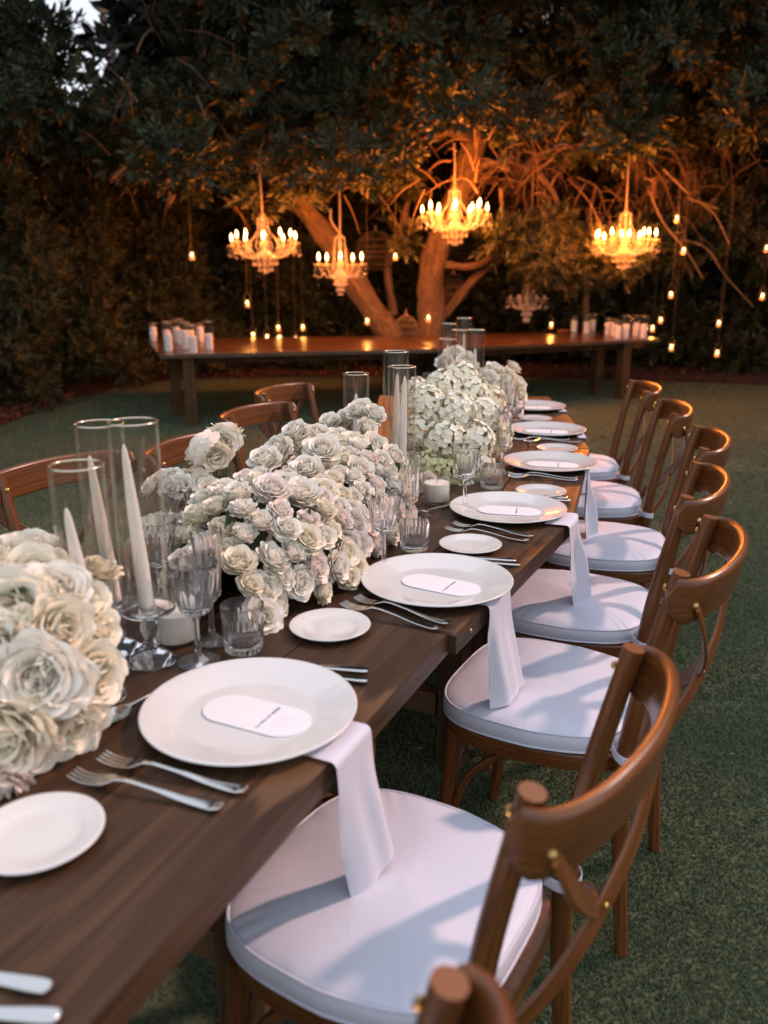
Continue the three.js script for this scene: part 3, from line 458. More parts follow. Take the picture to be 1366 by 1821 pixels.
// ───────────────────────── glassware ─────────────────────────
{
  const flutes = (n, d) => (a, t, r, y, i) => 1 - d * Math.abs(Math.cos(a * n / 2));
  // goblet: foot, stem, cut bowl; outside up, inside down
  function goblet(h, rb, rt, foot, bowlY, ribs) {
    const o = new THREE.Group();
    part('foot', lathe([[0.0004, 0], [foot * 0.97, 0], [foot, 0.0012], [foot * 0.97, 0.0026], [foot * 0.55, 0.006], [0.010, 0.011], [0.0058, 0.018], [0.0046, 0.034], [0.0046, bowlY - 0.022], [0.0066, bowlY - 0.012], [0.0004, bowlY - 0.0105]], 40), M.crystalStem, o);
    const H = h - bowlY, outer = [[0.0004, bowlY - 0.010], [0.0075, bowlY - 0.008], [rb * 0.62, bowlY - 0.002], [rb * 0.93, bowlY + 0.005], [rb, bowlY + 0.014], [lerp(rb, rt, 0.25), bowlY + H * 0.32], [lerp(rb, rt, 0.5), bowlY + H * 0.58], [lerp(rb, rt, 0.72), bowlY + H * 0.8], [lerp(rb, rt, 0.8), bowlY + H * 0.84], [rt, h - 0.001]];
    const inner = [[rt - 0.0014, h], [lerp(rb, rt, 0.8) - 0.002, bowlY + H * 0.84], [lerp(rb, rt, 0.5) - 0.0032, bowlY + H * 0.58], [rb - 0.0042, bowlY + 0.018], [rb * 0.6, bowlY + 0.008], [0.0004, bowlY + 0.006]];
    const nO = outer.length; part('bowl', lathe([...outer, ...inner], 96, (a, t, r, y, i) => (i > 2 && i < nO - 2 ? 1 - 0.045 * Math.pow(Math.abs(Math.cos(a * ribs / 2)), 1.5) : 1)), M.glass, o);
    return o;
  }
  function tumbler(h, r0, r1, ribs) {
    const o = new THREE.Group(), outer = [[0.0004, 0], [r0 * 0.9, 0], [r0, 0.003], [lerp(r0, r1, 0.2), h * 0.2], [lerp(r0, r1, 0.5), h * 0.5], [lerp(r0, r1, 0.76), h * 0.76], [lerp(r0, r1, 0.80), h * 0.80], [r1, h - 0.0012]], inner = [[r1 - 0.0016, h], [lerp(r0, r1, 0.8) - 0.0024, h * 0.8], [lerp(r0, r1, 0.3) - 0.0038, h * 0.3], [r0 - 0.0055, 0.019], [r0 * 0.7, 0.0135], [0.0004, 0.0125]];
    part('glass_body', lathe([...outer, ...inner], 96, (a, t, r, y, i) => (i > 1 && i < outer.length - 2 ? 1 - 0.05 * Math.pow(Math.abs(Math.cos(a * ribs / 2)), 1.5) : 1)), M.glass, o); return o;
  }
  const GW = goblet(0.185, 0.030, 0.0425, 0.038, 0.095, 14), GF = goblet(0.215, 0.021, 0.0285, 0.034, 0.085, 12), TU = tumbler(0.088, 0.035, 0.0395, 22);
  const kinds = { goblet: [GW, 'crystal_goblet', 'goblet', 'cut crystal goblets'], flute: [GF, 'crystal_flute', 'flute glass', 'tall cut crystal flutes'], tumbler: [TU, 'ribbed_tumbler', 'tumbler', 'ribbed crystal tumblers'] };
  const put = (k, x, z, label, turn = 0) => { const [m, name, cat, group] = kinds[k], o = m.clone(); o.name = numbered(name); o.position.set(x, T + 0.0005, z); o.rotation.y = turn; scene.add(o); tag(o, label, cat, group); };
  const px = (k, u, v, label, t) => { const p = on(u, v, T); put(k, p.x, p.z, label, t); };
  px('tumbler', 434, 1155, 'nearest ribbed tumbler, standing above the first charger');
  px('goblet', 354, 1178, 'nearest crystal goblet, left of the ribbed tumbler in the foreground');
  px('flute', 378, 1140, 'crystal flute behind the nearest goblet, against the white roses', 0.3);
  px('tumbler', 737, 976, 'ribbed tumbler at the end of the rose runner, behind the second charger', 0.2);
  px('goblet', 683, 1012, 'crystal goblet standing before the rose runner behind the second charger', 0.4);
  px('flute', 729, 950, 'tall crystal flute between the rose runner and the hydrangeas', 0.1);
  px('goblet', 826, 905, 'crystal goblet standing right in front of the hydrangeas', 0.7);
  px('tumbler', 874, 867, 'ribbed tumbler behind the third charger', 0.5);
  px('flute', 893, 842, 'tall crystal flute to the right of the hydrangeas', 0.2);
  px('goblet', 892, 806, 'crystal goblet hidden behind the flute right of the hydrangeas', 0.2);
  px('flute', 906, 770, 'tall crystal flute in front of the far flowers', 0.5);
  px('tumbler', 917, 748, 'ribbed tumbler beside the farthest side plate', 0.3);
  px('flute', 898, 752, 'farthest tall crystal flute, before the far flowers', 0.9);
  // glasses of the left-hand guests, seen between the flowers
  px('tumbler', 762, 690, 'tumbler on the left side of the table behind the hydrangeas', 0.9);
  put('goblet', -0.50, -1.83, 'crystal goblet behind the nearest glass cylinders on the left side', 0.2);
  put('flute', -0.44, -1.72, 'crystal flute among the small white flowers behind the nearest cylinders', 0.4);
  put('goblet', -0.455, -1.60, 'crystal goblet behind the nearest flute on the left of the rose runner', 0.8);

  // votive candles: cream wax in a thick straight glass
  function votive(h, r) {
    const o = new THREE.Group();
    part('glass_cup', lathe([[0.0004, 0], [r * 0.97, 0], [r, 0.003], [r, h - 0.001], [r - 0.0008, h], [r - 0.0022, h - 0.001], [r - 0.0022, 0.010], [r * 0.9, 0.0075], [0.0004, 0.0075]], 48), M.pane, o);
    const w = part('wax', lathe([[0.0004, 0.0085], [r - 0.0028, 0.0085], [r - 0.0026, h * 0.70], [r - 0.004, h * 0.715], [r * 0.4, h * 0.70], [0.0004, h * 0.695]], 40), M.wax, o);
    part('wick', tube([V(0, h * 0.69, 0), V(0.001, h * 0.78, 0.001), V(0.003, h * 0.84, 0)], 0.0009, 6, 6), M.wick, w);
    return o;
  }
  const vt = votive(0.085, 0.041);
  [[314, 1140, 'cream votive candle in a straight glass among the nearest goblet and candlesticks'], [776, 893, 'cream votive candle in a straight glass in front of the hydrangeas']].forEach(([u, v, l]) => { const o = vt.clone(), p = on(u, v, T); o.name = numbered('votive_candle'); o.position.set(p.x, T + 0.0005, p.z); scene.add(o); tag(o, l, 'candle', 'cream votive candles on the long table'); });

  // candlestick, taper and glass cylinder
  function candlestick(h) {
    const o = new THREE.Group();
    part('base', lathe([[0.0004, 0], [0.0425, 0], [0.0435, 0.002], [0.042, 0.005], [0.034, 0.010], [0.031, 0.0125], [0.024, 0.018], [0.014, 0.022], [0.0115, 0.027], [0.0145, 0.032], [0.0145, 0.036], [0.0105, 0.041], [0.0125, h * 0.55], [0.017, h * 0.68], [0.0145, h * 0.80], [0.0004, h * 0.82]], 48), M.glass, o);
    part('dish', lathe([[0.0004, h * 0.82 + 0.0006], [0.014, h * 0.83], [0.022, h * 0.88], [0.043, h - 0.004], [0.047, h], [0.0455, h + 0.001], [0.040, h - 0.001], [0.016, h - 0.004], [0.0135, h + 0.008], [0.0115, h + 0.008], [0.0113, h - 0.002], [0.0004, h - 0.003]], 48), M.glass, o);
    return o;
  }
  function cylinder(h, r) {
    const o = new THREE.Group();
    part('glass_wall', lathe([[r, 0], [r, h * 0.5], [r, h - 0.001], [r - 0.0012, h], [r - 0.0024, h - 0.001], [r - 0.0024, h * 0.5], [r - 0.0024, 0], [r, 0]], 64), M.pane, o);
    part('rim', mv(new THREE.TorusGeometry(r - 0.0012, 0.0015, 8, 64), 0, h + 0.0006, 0, Math.PI / 2), M.gilt, o);
    return o;
  }
  const taper = (h) => { const o = new THREE.Group(); part('wax', lathe([[0.0004, 0], [0.0112, 0], [0.0122, 0.01], [0.0125, h * 0.3], [0.0098, h * 0.65], [0.0062, h * 0.90], [0.0042, h * 0.965], [0.0020, h * 0.995], [0.0004, h]], 24), M.wax, o); part('wick', tube([V(0, h - 0.002, 0), V(0.0006, h + 0.006, 0), V(0.0025, h + 0.011, 0.001)], 0.0008, 6, 6), M.wick, o); return o; };
  const STICKS = [
    // x, z, stick height, cylinder height, candle height, lean of the candle, words
    [-0.408, -1.352, 0.098, 0.325, 0.292, [0.0, 0.06], 'tallest and rightmost of the nearest cluster on the left'],
    [-0.478, -1.395, 0.090, 0.322, 0.272, [0, 0.075], 'middle one of the nearest cluster on the left'],
    [-0.458, -1.222, 0.098, 0.282, 0.222, [0.02, 0.09], 'shortest and leftmost of the nearest cluster on the left'],
    [-0.087, -2.62, 0.095, 0.258, 0.20, [0, 0], 'lowest of the middle cluster behind the rose runner'],
    [0.037, -2.68, 0.100, 0.315, 0.25, [0, -0.02], 'tallest of the middle cluster beside the hydrangeas'],
    [0.052, -2.45, 0.095, 0.298, 0.275, [0, -0.03], 'front one of the middle cluster beside the hydrangeas'],
    [0.276, -3.75, 0.10, 0.272, 0.18, [0, 0], 'front left one of the far cluster'],
    [0.395, -3.70, 0.10, 0.315, 0.24, [0, 0], 'front right one of the far cluster'],
    [0.328, -4.40, 0.10, 0.300, 0.20, [0, 0], 'back left one of the far cluster'],
    [0.420, -4.50, 0.10, 0.322, 0.25, [0, 0], 'tallest, rearmost one of the far cluster'],
    [0.372, -4.22, 0.10, 0.280, 0.21, [0, 0], 'low middle one of the far cluster'],
  ];
  for (const [x, z, sh, ch, th, ln, words] of STICKS) {
    const s = candlestick(sh); s.name = numbered('glass_candlestick'); s.position.set(x, T + 0.0005, z); scene.add(s); tag(s, `clear glass candlestick, ${words}`, 'candlestick', 'glass candlesticks');
    const c = taper(th); c.name = numbered('taper_candle'); c.position.set(x, T + sh - 0.001, z); c.rotation.set(ln[0], 0, ln[1]); scene.add(c); tag(c, `white taper candle in a cylinder, ${words}`, 'candle', 'white taper candles');
    const g = cylinder(ch, 0.0405); g.name = numbered('glass_cylinder'); g.position.set(x, T + sh + 0.002, z); scene.add(g); tag(g, `gilt-rimmed glass cylinder, ${words}`, 'candle cylinder', 'gilt-rimmed glass cylinders');
  }
  // small crystal salt at the foot of the nearest candlestick
  const salt = lathe([[0.0004, 0], [0.014, 0], [0.018, 0.004], [0.0195, 0.012], [0.018, 0.020], [0.0165, 0.0195], [0.0172, 0.012], [0.012, 0.006], [0.0004, 0.005]], 32, (a, t, r, y, i) => (i > 1 && i < 5 ? 1 - 0.05 * Math.abs(Math.cos(a * 5)) : 1));
  const p = on(214, 1183, T); solo('crystal_salt', salt, M.glass, 'small round crystal dish at the foot of the nearest candlestick, beside the near bouquet', 'dish', [p.x, T + 0.0005, p.z]);
}
// ───────────────────────── flowers ─────────────────────────
M.petal = [[0.985, 0.925, 0.81], [0.985, 0.90, 0.73], [0.97, 0.86, 0.77], [0.96, 0.925, 0.79]].map(([r, g, b]) => phys({ color: C(r, g, b), roughness: 1, specularIntensity: 0.1 }));
M.hydra = [[0.96, 0.91, 0.74], [0.96, 0.87, 0.63], [0.74, 0.74, 0.42]].map(([r, g, b]) => phys({ color: C(r, g, b), roughness: 0.9, specularIntensity: 0.1 }));
M.stem = std({ color: C(0.055, 0.075, 0.028), roughness: 0.6 });
M.sepal = phys({ color: C(0.07, 0.10, 0.035), roughness: 1, transmission: 0.2, specularIntensity: 0.3 });
// one petal: walks up a bent midline, cupped across, ruffled along its rim
function petal(o, r) {
  const nu = 8, nv = 7, pos = [], idx = [], ph = r() * 6.28, ph2 = r() * 6.28, pts = []; let rr = o.r0, y = o.y0 || 0;
  for (let j = 0; j <= nv; j++) { const v = j / nv, a = o.a0 + (o.a1 - o.a0) * v + o.curl * sstep(v, 0.62, 1); pts.push([rr, y, a]); const ds = o.L / nv; rr += Math.sin(a) * ds; y += Math.cos(a) * ds; }
  for (let j = 0; j <= nv; j++) for (let i = 0; i <= nu; i++) {
    const v = j / nv, u = i / nu * 2 - 1, w = o.W * Math.pow(Math.sin(Math.PI * (0.14 + 0.62 * v)), 0.8), k = 1 - 0.10 * u * u * (v > 0.9 ? 2.2 : 1), [pr, py, pa] = pts[j];
    const ruf = o.ruf * v * v * v * (Math.sin(u * 4.3 + ph) * 0.55 + Math.sin(u * 9.1 + ph2) * 0.3 + Math.sin(u * 15 + ph * 2) * 0.15), cup = o.cup * u * u * w;
    const R1 = lerp(o.r0, pr, k) - cup * Math.cos(pa * 0.6) + ruf * Math.cos(pa), Y = py * k + cup * 0.3 * Math.sin(pa) + ruf * -Math.sin(pa), x = u * w;
    pos.push(x, Y, R1);
  }
  for (let j = 0; j < nv; j++) for (let i = 0; i < nu; i++) { const a = j * (nu + 1) + i, b = a + 1, c = a + nu + 1, d = c + 1; idx.push(a, b, c, b, d, c); }
  return mv(build(pos, idx), 0, 0, 0, 0, o.az, 0);
}
function roseGeo(seed, open = 1, ruf = 1) {
  const r = rng(seed), list = [], layers = [[3, 0.02, 0.64, 0.24, 0.30, -0.42, 0.05], [4, 0.05, 0.70, 0.31, 0.34, -0.34, 0.14], [4, 0.08, 0.76, 0.38, 0.40, -0.22, 0.3], [5, 0.11, 0.82, 0.46, 0.48, -0.14, 0.45], [5, 0.14, 0.88, 0.52, 0.72, 0.02, 0.75], [6, 0.15, 0.93, 0.55, 0.92, 0.12, 1.0], [7, 0.14, 0.97, 0.56, 1.18, 0.28, 0.95], [7, 0.14, 0.96, 0.55, 1.42, 0.45, 0.8], [5, 0.10, 0.90, 0.52, 1.70, 0.9, 0.5]];
  layers.forEach(([n, r0, L, W, a0, a1, cu], k) => { const off = r() * 6.28; for (let i = 0; i < n; i++) { const j = () => 0.85 + 0.3 * r(); list.push(petal({ r0, y0: -0.02 * k, L: L * j(), W: W * j(), a0: a0 * lerp(0.75, 1, open) * j(), a1: a1 * open + 0.12 * (r() - 0.5), curl: cu * open * j(), cup: 0.5 - 0.05 * k, ruf: ruf * (0.014 + 0.0055 * k), az: off + (i + 0.35 * (r() - 0.5)) / n * 6.283 }, r)); } });
  const g = join(list); g.translate(0, -0.28, 0); g.scale(1, 0.92, 1); return g;
}
const ROSES = [roseGeo(1, 1), roseGeo(2, 1.08), roseGeo(3, 0.86), roseGeo(4, 1.15, 1.6), roseGeo(5, 0.72), roseGeo(6, 1.0, 1.3)];
const BIG = [roseGeo(11, 1.1, 2.0), roseGeo(12, 0.95, 2.2), roseGeo(13, 1.2, 1.8)];
const calyx = join([...Array(5)].map((_, i) => petal({ r0: 0.06, y0: -0.36, L: 0.55, W: 0.10, a0: 1.3, a1: 2.0, curl: 0.4, cup: 0.2, ruf: 0.02, az: i * 1.2566 }, rng(i + 60))));
const UPV = V(0, 1, 0);
function bloom(parent, geo, mat, p, dir, size, spin, name = 'rose') { const m = part(name, geo, mat, parent); m.position.copy(p); m.quaternion.setFromUnitVectors(UPV, dir.clone().normalize()).multiply(new THREE.Quaternion().setFromAxisAngle(UPV, spin)); m.scale.setScalar(size); return m; }
function stem(parent, pts, rad = 0.0022) { return part('stem', tube(pts, [rad * 1.2, rad, rad * 0.9], 12, 6), M.stem, parent); }
const leafGeo = (() => { const pos = [], idx = []; for (let j = 0; j <= 6; j++) { const v = j / 6, w = 0.28 * Math.sin(Math.PI * Math.min(1, v * 0.94 + 0.03)); for (const u of [-1, 0, 1]) pos.push(u * w, 0.12 * Math.sin(v * 3) + (u ? 0.06 : 0), v); } for (let j = 0; j < 6; j++) for (let i = 0; i < 2; i++) { const a = j * 3 + i; idx.push(a, a + 3, a + 1, a + 1, a + 3, a + 4); } return build(pos, idx); })();
function leaf(parent, p, dir, size, roll) { const m = part('leaf', leafGeo, M.sepal, parent); m.position.copy(p); m.quaternion.setFromUnitVectors(V(0, 0, 1), dir.clone().normalize()).multiply(new THREE.Quaternion().setFromAxisAngle(V(0, 0, 1), roll)); m.scale.setScalar(size); return m; }

// rose runner on the second table: a long mound, with sprays rising out of it
{
  const r = rng(404), o = thing('rose_arrangement', 'long mound of white and blush roses with taller sprays on the second table', 'flower arrangement');
  const A = V(-0.322, T, -1.575), B = V(-0.06, T, -2.30), ax = B.clone().sub(A), n = V(-ax.z, 0, ax.x).normalize(), spots = [];
  const surf = (s, f) => { const end = Math.pow(Math.abs(s * 2 - 1), 3), w = 0.19 * (1 - 0.36 * end) * (0.95 + 0.1 * Math.sin(s * 9)), h = (0.20 + 0.045 * Math.sin(s * 7 + 1)) * (1 - 0.38 * end); return A.clone().addScaledVector(ax, s).addScaledVector(n, -w * Math.sin(f)).add(V(0, 0.025 + h * Math.cos(f), 0)); };
  part('foliage_base', (() => { const pos = [], idx = [], nn = 20, m = 12; for (let i = 0; i <= nn; i++) for (let k = 0; k <= m; k++) { const c = A.clone().addScaledVector(ax, i / nn), p = surf(i / nn, lerp(-1.75, 1.75, k / m)); p.lerp(c.setY(T + 0.05), 0.26 + 0.1 * r()); pos.push(p.x, Math.max(p.y, T + 0.003), p.z); } for (let i = 0; i < nn; i++) for (let k = 0; k < m; k++) { const a = i * (m + 1) + k, b = a + m + 1; idx.push(a, a + 1, b, a + 1, b + 1, b); } return build(pos, idx); })(), M.stem, o);
  let tries = 0;
  while (spots.length < 215 && tries++ < 9000) {
    const s = -0.06 + 1.12 * r(), f = lerp(-1.6, 1.85, r()), size = 0.021 + 0.013 * r(), p = surf(clamp(s, 0, 1), f);
    if (s < 0 || s > 1) p.addScaledVector(ax, (s < 0 ? s : s - 1) * 1.1).add(V(0, -0.03, 0));
    p.y += 0.016 * (r() - 0.35); p.y = Math.max(p.y, T + 0.028);
    if (spots.some((q) => q.p.distanceTo(p) < (q.size + size) * 0.84)) continue;
    spots.push({ p, size });
    const c = A.clone().addScaledVector(ax, clamp(s, 0, 1)).setY(T + 0.03), d = p.clone().sub(c).normalize().add(V(0, 0.25, 0.18)).addScaledVector(V(r() - 0.5, r() - 0.5, r() - 0.5), 0.55);
    const low = p.y < T + 0.12, k = r() < 0.2 || (low && p.x > -0.1 && r() < 0.5) ? 2 : r() < 0.4 ? 1 : 0;
    bloom(o, ROSES[Math.floor(r() * ROSES.length)], M.petal[k], p, d, size * 1.32, r() * 6.28);
  }
  // tall sprays: [u, v, z, size, look]
  for (const [u, v, z, sz, vx, vy] of [[640, 726, -2.42, 0.036, -0.2, 1], [612, 742, -2.45, 0.030, -0.5, 0.8], [668, 735, -2.40, 0.030, 0.5, 0.9], [655, 760, -2.35, 0.030, 0.6, 0.5], [668, 795, -2.22, 0.040, 0.5, 0.6], [640, 790, -2.28, 0.034, 0.1, 0.8], [585, 748, -2.42, 0.030, -0.3, 1], [560, 770, -2.3, 0.032, -0.2, 1], [524, 766, -2.12, 0.033, -0.4, 1], [575, 798, -2.05, 0.042, 0.1, 0.6], [492, 798, -1.98, 0.036, -0.5, 0.7], [540, 790, -2.1, 0.032, 0, 1], [610, 800, -2.15, 0.034, 0.2, 0.9], [600, 775, -2.3, 0.03, 0, 1], [545, 832, -1.9, 0.036, -0.1, 1], [470, 815, -1.85, 0.034, -0.2, 1], [700, 812, -2.2, 0.032, 0.8, 0.5], [690, 838, -2.12, 0.032, 0.8, 0.4], [640, 834, -2.05, 0.034, 0.4, 0.7]]) {
    const p = deep(u, v, z), b = p.clone().lerp(V(A.x + ax.x * (-(z) - 1.68) / 0.68, T + 0.12, z), 0.9);
    bloom(o, ROSES[Math.floor(r() * ROSES.length)], M.petal[r() < 0.2 ? 1 : 0], p, V(vx, vy, 0.45), sz * 1.25, r() * 6); bloom(o, calyx, M.sepal, p, V(vx, vy, 0.45), sz * 1.25, 0, 'sepals');
    stem(o, [p.clone().addScaledVector(V(vx, vy, 0.3), -0.008), p.clone().lerp(b, 0.5).add(V(-0.01, 0, 0)), b], 0.0018);
  }
  for (let i = 0; i < 46; i++) { const s = r(), f = lerp(-1.3, 1.6, r()), p = surf(s, f), c = A.clone().addScaledVector(ax, s).setY(T + 0.03), d = p.clone().sub(c).normalize(); leaf(o, p.addScaledVector(d, -0.032), d.add(V(r() - 0.5, 0.2, r() - 0.5)), 0.045 + 0.02 * r(), r() * 6); }
}
// loose white stems at the left of the runner, in a low vase
{
  const r = rng(515), base = on(392, 962, T), o = thing('white_flower_vase', 'loose small white roses in a clear vase, two tall blooms turned left', 'flower arrangement', [0, 0, 0]);
  const c = V(-0.37, T, -1.86);
  part('vase', mv(lathe([[0.0004, 0], [0.032, 0], [0.038, 0.01], [0.034, 0.045], [0.022, 0.075], [0.026, 0.09], [0.0245, 0.09], [0.020, 0.075], [0.031, 0.045], [0.034, 0.012], [0.0004, 0.006]], 40), c.x, T + 0.0005, c.z), M.glass, o);
  for (const [u, v, z, sz, vx, vy, vz, k, q] of [[362, 797, -1.84, 0.040, -0.75, 0.55, -0.35, 0, 4], [402, 768, -1.90, 0.036, 0.15, 1, -0.2, 0, 0], [398, 786, -1.86, 0.034, 0.35, 0.3, 0.8, 0, 4], [383, 812, -1.83, 0.030, 0.3, -0.2, 0.8, 1, 2],
    [266, 862, -1.78, 0.022, -0.8, 0.7, 0.2, 0, 1], [285, 850, -1.80, 0.024, -0.4, 1, 0.2, 0, 2], [305, 848, -1.82, 0.026, 0, 1, 0.3, 0, 0], [322, 858, -1.80, 0.024, 0.2, 0.9, 0.5, 0, 3], [338, 850, -1.84, 0.028, 0.2, 1, 0.2, 1, 1], [300, 866, -1.78, 0.022, -0.2, 0.5, 0.8, 0, 2], [348, 842, -1.86, 0.026, 0, 1, 0, 1, 2], [318, 876, -1.78, 0.016, 0.1, 0.4, 0.9, 2, 4], [360, 862, -1.82, 0.030, 0.2, 0.6, 0.7, 1, 5], [372, 875, -1.80, 0.028, 0.3, 0.5, 0.8, 0, 0], [292, 940, -1.74, 0.034, -0.3, 0.8, 0.6, 0, 3], [268, 935, -1.76, 0.028, -0.5, 0.6, 0.4, 0, 1], [320, 936, -1.72, 0.026, 0.2, 0.6, 0.7, 0, 2]]) {
    const p = deep(u, v, z), d = V(vx, vy, vz); bloom(o, ROSES[q], M.petal[k], p, d, sz * 1.3, r() * 6); bloom(o, calyx, M.sepal, p, d, sz * 1.3, 0, 'sepals');
    const b = c.clone().add(V(0.012 * (r() - 0.5), 0.07, 0.012 * (r() - 0.5))), s = p.clone().addScaledVector(d.normalize(), -sz * 0.6); stem(o, [s, s.clone().lerp(b, 0.45).add(V(0.01 * (r() - 0.5), -0.012, 0)), b, V(lerp(c.x, b.x, 0.3), T + 0.012, c.z)], 0.0019);
    if (r() < 0.7) leaf(o, s.clone().lerp(b, 0.4), V(r() - 0.5, r() - 0.2, r() - 0.5), 0.04, r() * 6);
  }
}
// near bouquet, cut by the left edge of the frame
{
  const r = rng(616), o = thing('garden_rose_bouquet', 'bouquet of large ruffled cream garden roses cut by the left edge', 'flower arrangement');
  const c = V(-0.62, T, -1.16);
  part('vase', mv(lathe([[0.0004, 0], [0.05, 0], [0.062, 0.02], [0.065, 0.05], [0.055, 0.085], [0.052, 0.085], [0.06, 0.05], [0.0004, 0.01]], 32), c.x, T + 0.0005, c.z), M.porcelain, o);
  for (const [u, v, z, sz, vx, vy, vz, k, q] of [[62, 1022, -1.18, 0.050, 0.15, 0.9, 0.6, 1, 0], [8, 1010, -1.24, 0.058, -0.3, 1, 0.3, 1, 1], [138, 1065, -1.16, 0.050, 0.85, 0.8, 0.15, 1, 1], [178, 1010, -1.28, 0.030, 0.3, 1, -0.2, 1, 2], [28, 1090, -1.10, 0.056, 0, 0.6, 0.9, 1, 2], [108, 1118, -1.08, 0.044, 0.8, 0.3, 0.6, 1, 0], [66, 1205, -1.02, 0.050, 0.25, 0.35, 1, 0, 2], [165, 1200, -1.09, 0.052, 0.95, 0.2, 0.5, 1, 0], [125, 1285, -1.05, 0.048, 0.7, -0.1, 0.8, 1, 1], [10, 1310, -0.98, 0.054, 0.1, -0.1, 1, 1, 1], [60, 1335, -1.01, 0.040, 0.6, -0.3, 0.8, 0, 2], [-30, 1180, -1.04, 0.062, -0.4, 0.4, 0.9, 0, 0], [-50, 1060, -1.15, 0.06, -0.5, 0.8, 0.4, 1, 2], [90, 1150, -1.12, 0.045, 0.5, 0.5, 0.7, 1, 1], [-40, 1330, -1.0, 0.055, -0.3, 0, 1, 1, 2], [40, 1255, -1.02, 0.040, 0.2, 0.1, 1, 1, 1], [112, 1215, -1.03, 0.042, 0.6, 0.3, 0.8, 0, 1], [15, 1150, -1.05, 0.046, 0.1, 0.5, 0.9, 1, 0], [100, 1050, -1.14, 0.044, 0.4, 0.8, 0.5, 0, 2], [45, 975, -1.28, 0.045, 0, 1, 0.1, 0, 1], [-5, 1400, -0.96, 0.038, 0.3, -0.4, 0.9, 2, 0], [178, 1120, -1.15, 0.034, 0.9, 0.4, 0.3, 1, 2], [150, 1155, -1.14, 0.036, 0.8, 0.4, 0.5, 1, 0]]) {
    const p = deep(u, v, z), d = V(vx, vy, vz); bloom(o, BIG[q], M.petal[k], p, d, sz * 1.22, r() * 6); bloom(o, calyx, M.sepal, p, d, sz * 1.2, 0, 'sepals');
    const b = c.clone().add(V(0, 0.08, 0)), s = p.clone().addScaledVector(d.normalize(), -sz * 0.5); stem(o, [s, s.clone().lerp(b, 0.5), b], 0.003);
  }
  for (let i = 0; i < 14; i++) { const a = r() * 6.3; leaf(o, c.clone().add(V(0.08 * Math.cos(a), 0.12 + 0.1 * r(), 0.08 * Math.sin(a))), V(Math.cos(a), 0.2, Math.sin(a)), 0.06, r() * 6); }
}
// hydrangeas
function hydrangeaHead(seed, n = 200) {
  const r = rng(seed), list = [], one = (() => { const ps = []; for (let k = 0; k < 4; k++) { const pos = [], idx = []; for (let j = 0; j <= 3; j++) for (let i = 0; i <= 2; i++) { const v = j / 3, u = i - 1, w = 0.15 * Math.sin(Math.PI * (0.12 + 0.74 * v)); pos.push(u * w, 0.045 * v * v + (u ? 0.03 * v : 0) , 0.02 + 0.26 * v * (1 - 0.1 * u * u)); } for (let j = 0; j < 3; j++) for (let i = 0; i < 2; i++) { const a = j * 3 + i; idx.push(a, a + 3, a + 1, a + 1, a + 3, a + 4); } ps.push(mv(build(pos, idx), 0, 0, 0, 0, k * Math.PI / 2, 0)); } return join(ps); })();
  const q = new THREE.Quaternion(), m = new THREE.Matrix4(), gold = Math.PI * (3 - Math.sqrt(5));
  for (let i = 0; i < n; i++) { const y = 1 - 1.75 * (i + 0.5) / n, a = i * gold, s = Math.sqrt(1 - y * y), d = V(s * Math.cos(a), y, s * Math.sin(a)).addScaledVector(V(r() - 0.5, r() - 0.5, r() - 0.5), 0.45).normalize(), k = 0.56 + 0.32 * r(), g = one.clone(); q.setFromUnitVectors(UPV, d).multiply(new THREE.Quaternion().setFromAxisAngle(UPV, r() * 6)); g.applyMatrix4(m.compose(d.clone().multiplyScalar(0.78 + 0.34 * r()), q, V(k, k, k))); list.push(g); }
  return join(list);
}
{
  const H = [hydrangeaHead(1), hydrangeaHead(2), hydrangeaHead(3)], r = rng(717), o = thing('hydrangea_arrangement', 'dense rounded mass of white hydrangeas, greenish below, in the middle of the long table', 'flower arrangement');
  const c = V(0.22, T, -2.86);
  part('vase', mv(lathe([[0.0004, 0], [0.05, 0], [0.058, 0.015], [0.05, 0.07], [0.046, 0.07], [0.0004, 0.01]], 32), c.x, T + 0.0005, c.z), M.porcelain, o);
  for (const [u, v, z, s, k] of [[790, 690, -2.92, 0.066, 0], [838, 700, -2.94, 0.066, 0], [760, 722, -2.80, 0.068, 0], [808, 735, -2.76, 0.072, 0], [856, 738, -2.84, 0.066, 0], [746, 768, -2.76, 0.062, 0], [792, 782, -2.70, 0.070, 0], [842, 785, -2.74, 0.070, 0], [880, 778, -2.86, 0.060, 1], [768, 826, -2.68, 0.058, 2], [806, 838, -2.66, 0.056, 2], [848, 832, -2.70, 0.060, 0], [738, 806, -2.80, 0.052, 0], [862, 858, -2.74, 0.048, 1], [820, 868, -2.66, 0.045, 0], [820, 672, -2.98, 0.060, 0], [872, 715, -2.98, 0.055, 1], [740, 700, -2.92, 0.055, 0]]) {
    const p = deep(u, v, z), b = c.clone().add(V(0, 0.05, 0)), d = p.clone().sub(c.clone().add(V(0, 0.1, 0))).normalize().add(V(0, 0.2, 0.3)); bloom(o, H[Math.floor(r() * 3)], M.hydra[k], p, d, s * 0.94, r() * 6, 'hydrangea_head'); stem(o, [p, p.clone().lerp(b, 0.5), b], 0.003);
  }
  for (let i = 0; i < 5; i++) bloom(o, ROSES[i], M.petal[i % 2 ? 1 : 2], deep(706 + i * 14, 880 - i * 6, -2.55), V(0.2 * i - 0.5, 0.5, 0.8), 0.036, i);
  for (let i = 0; i < 10; i++) { const a = r() * 6.3; leaf(o, c.clone().add(V(0.1 * Math.cos(a), 0.13 + 0.04 * r(), 0.1 * Math.sin(a))), V(Math.cos(a), -0.1, Math.sin(a)), 0.07, r() * 6); }
}
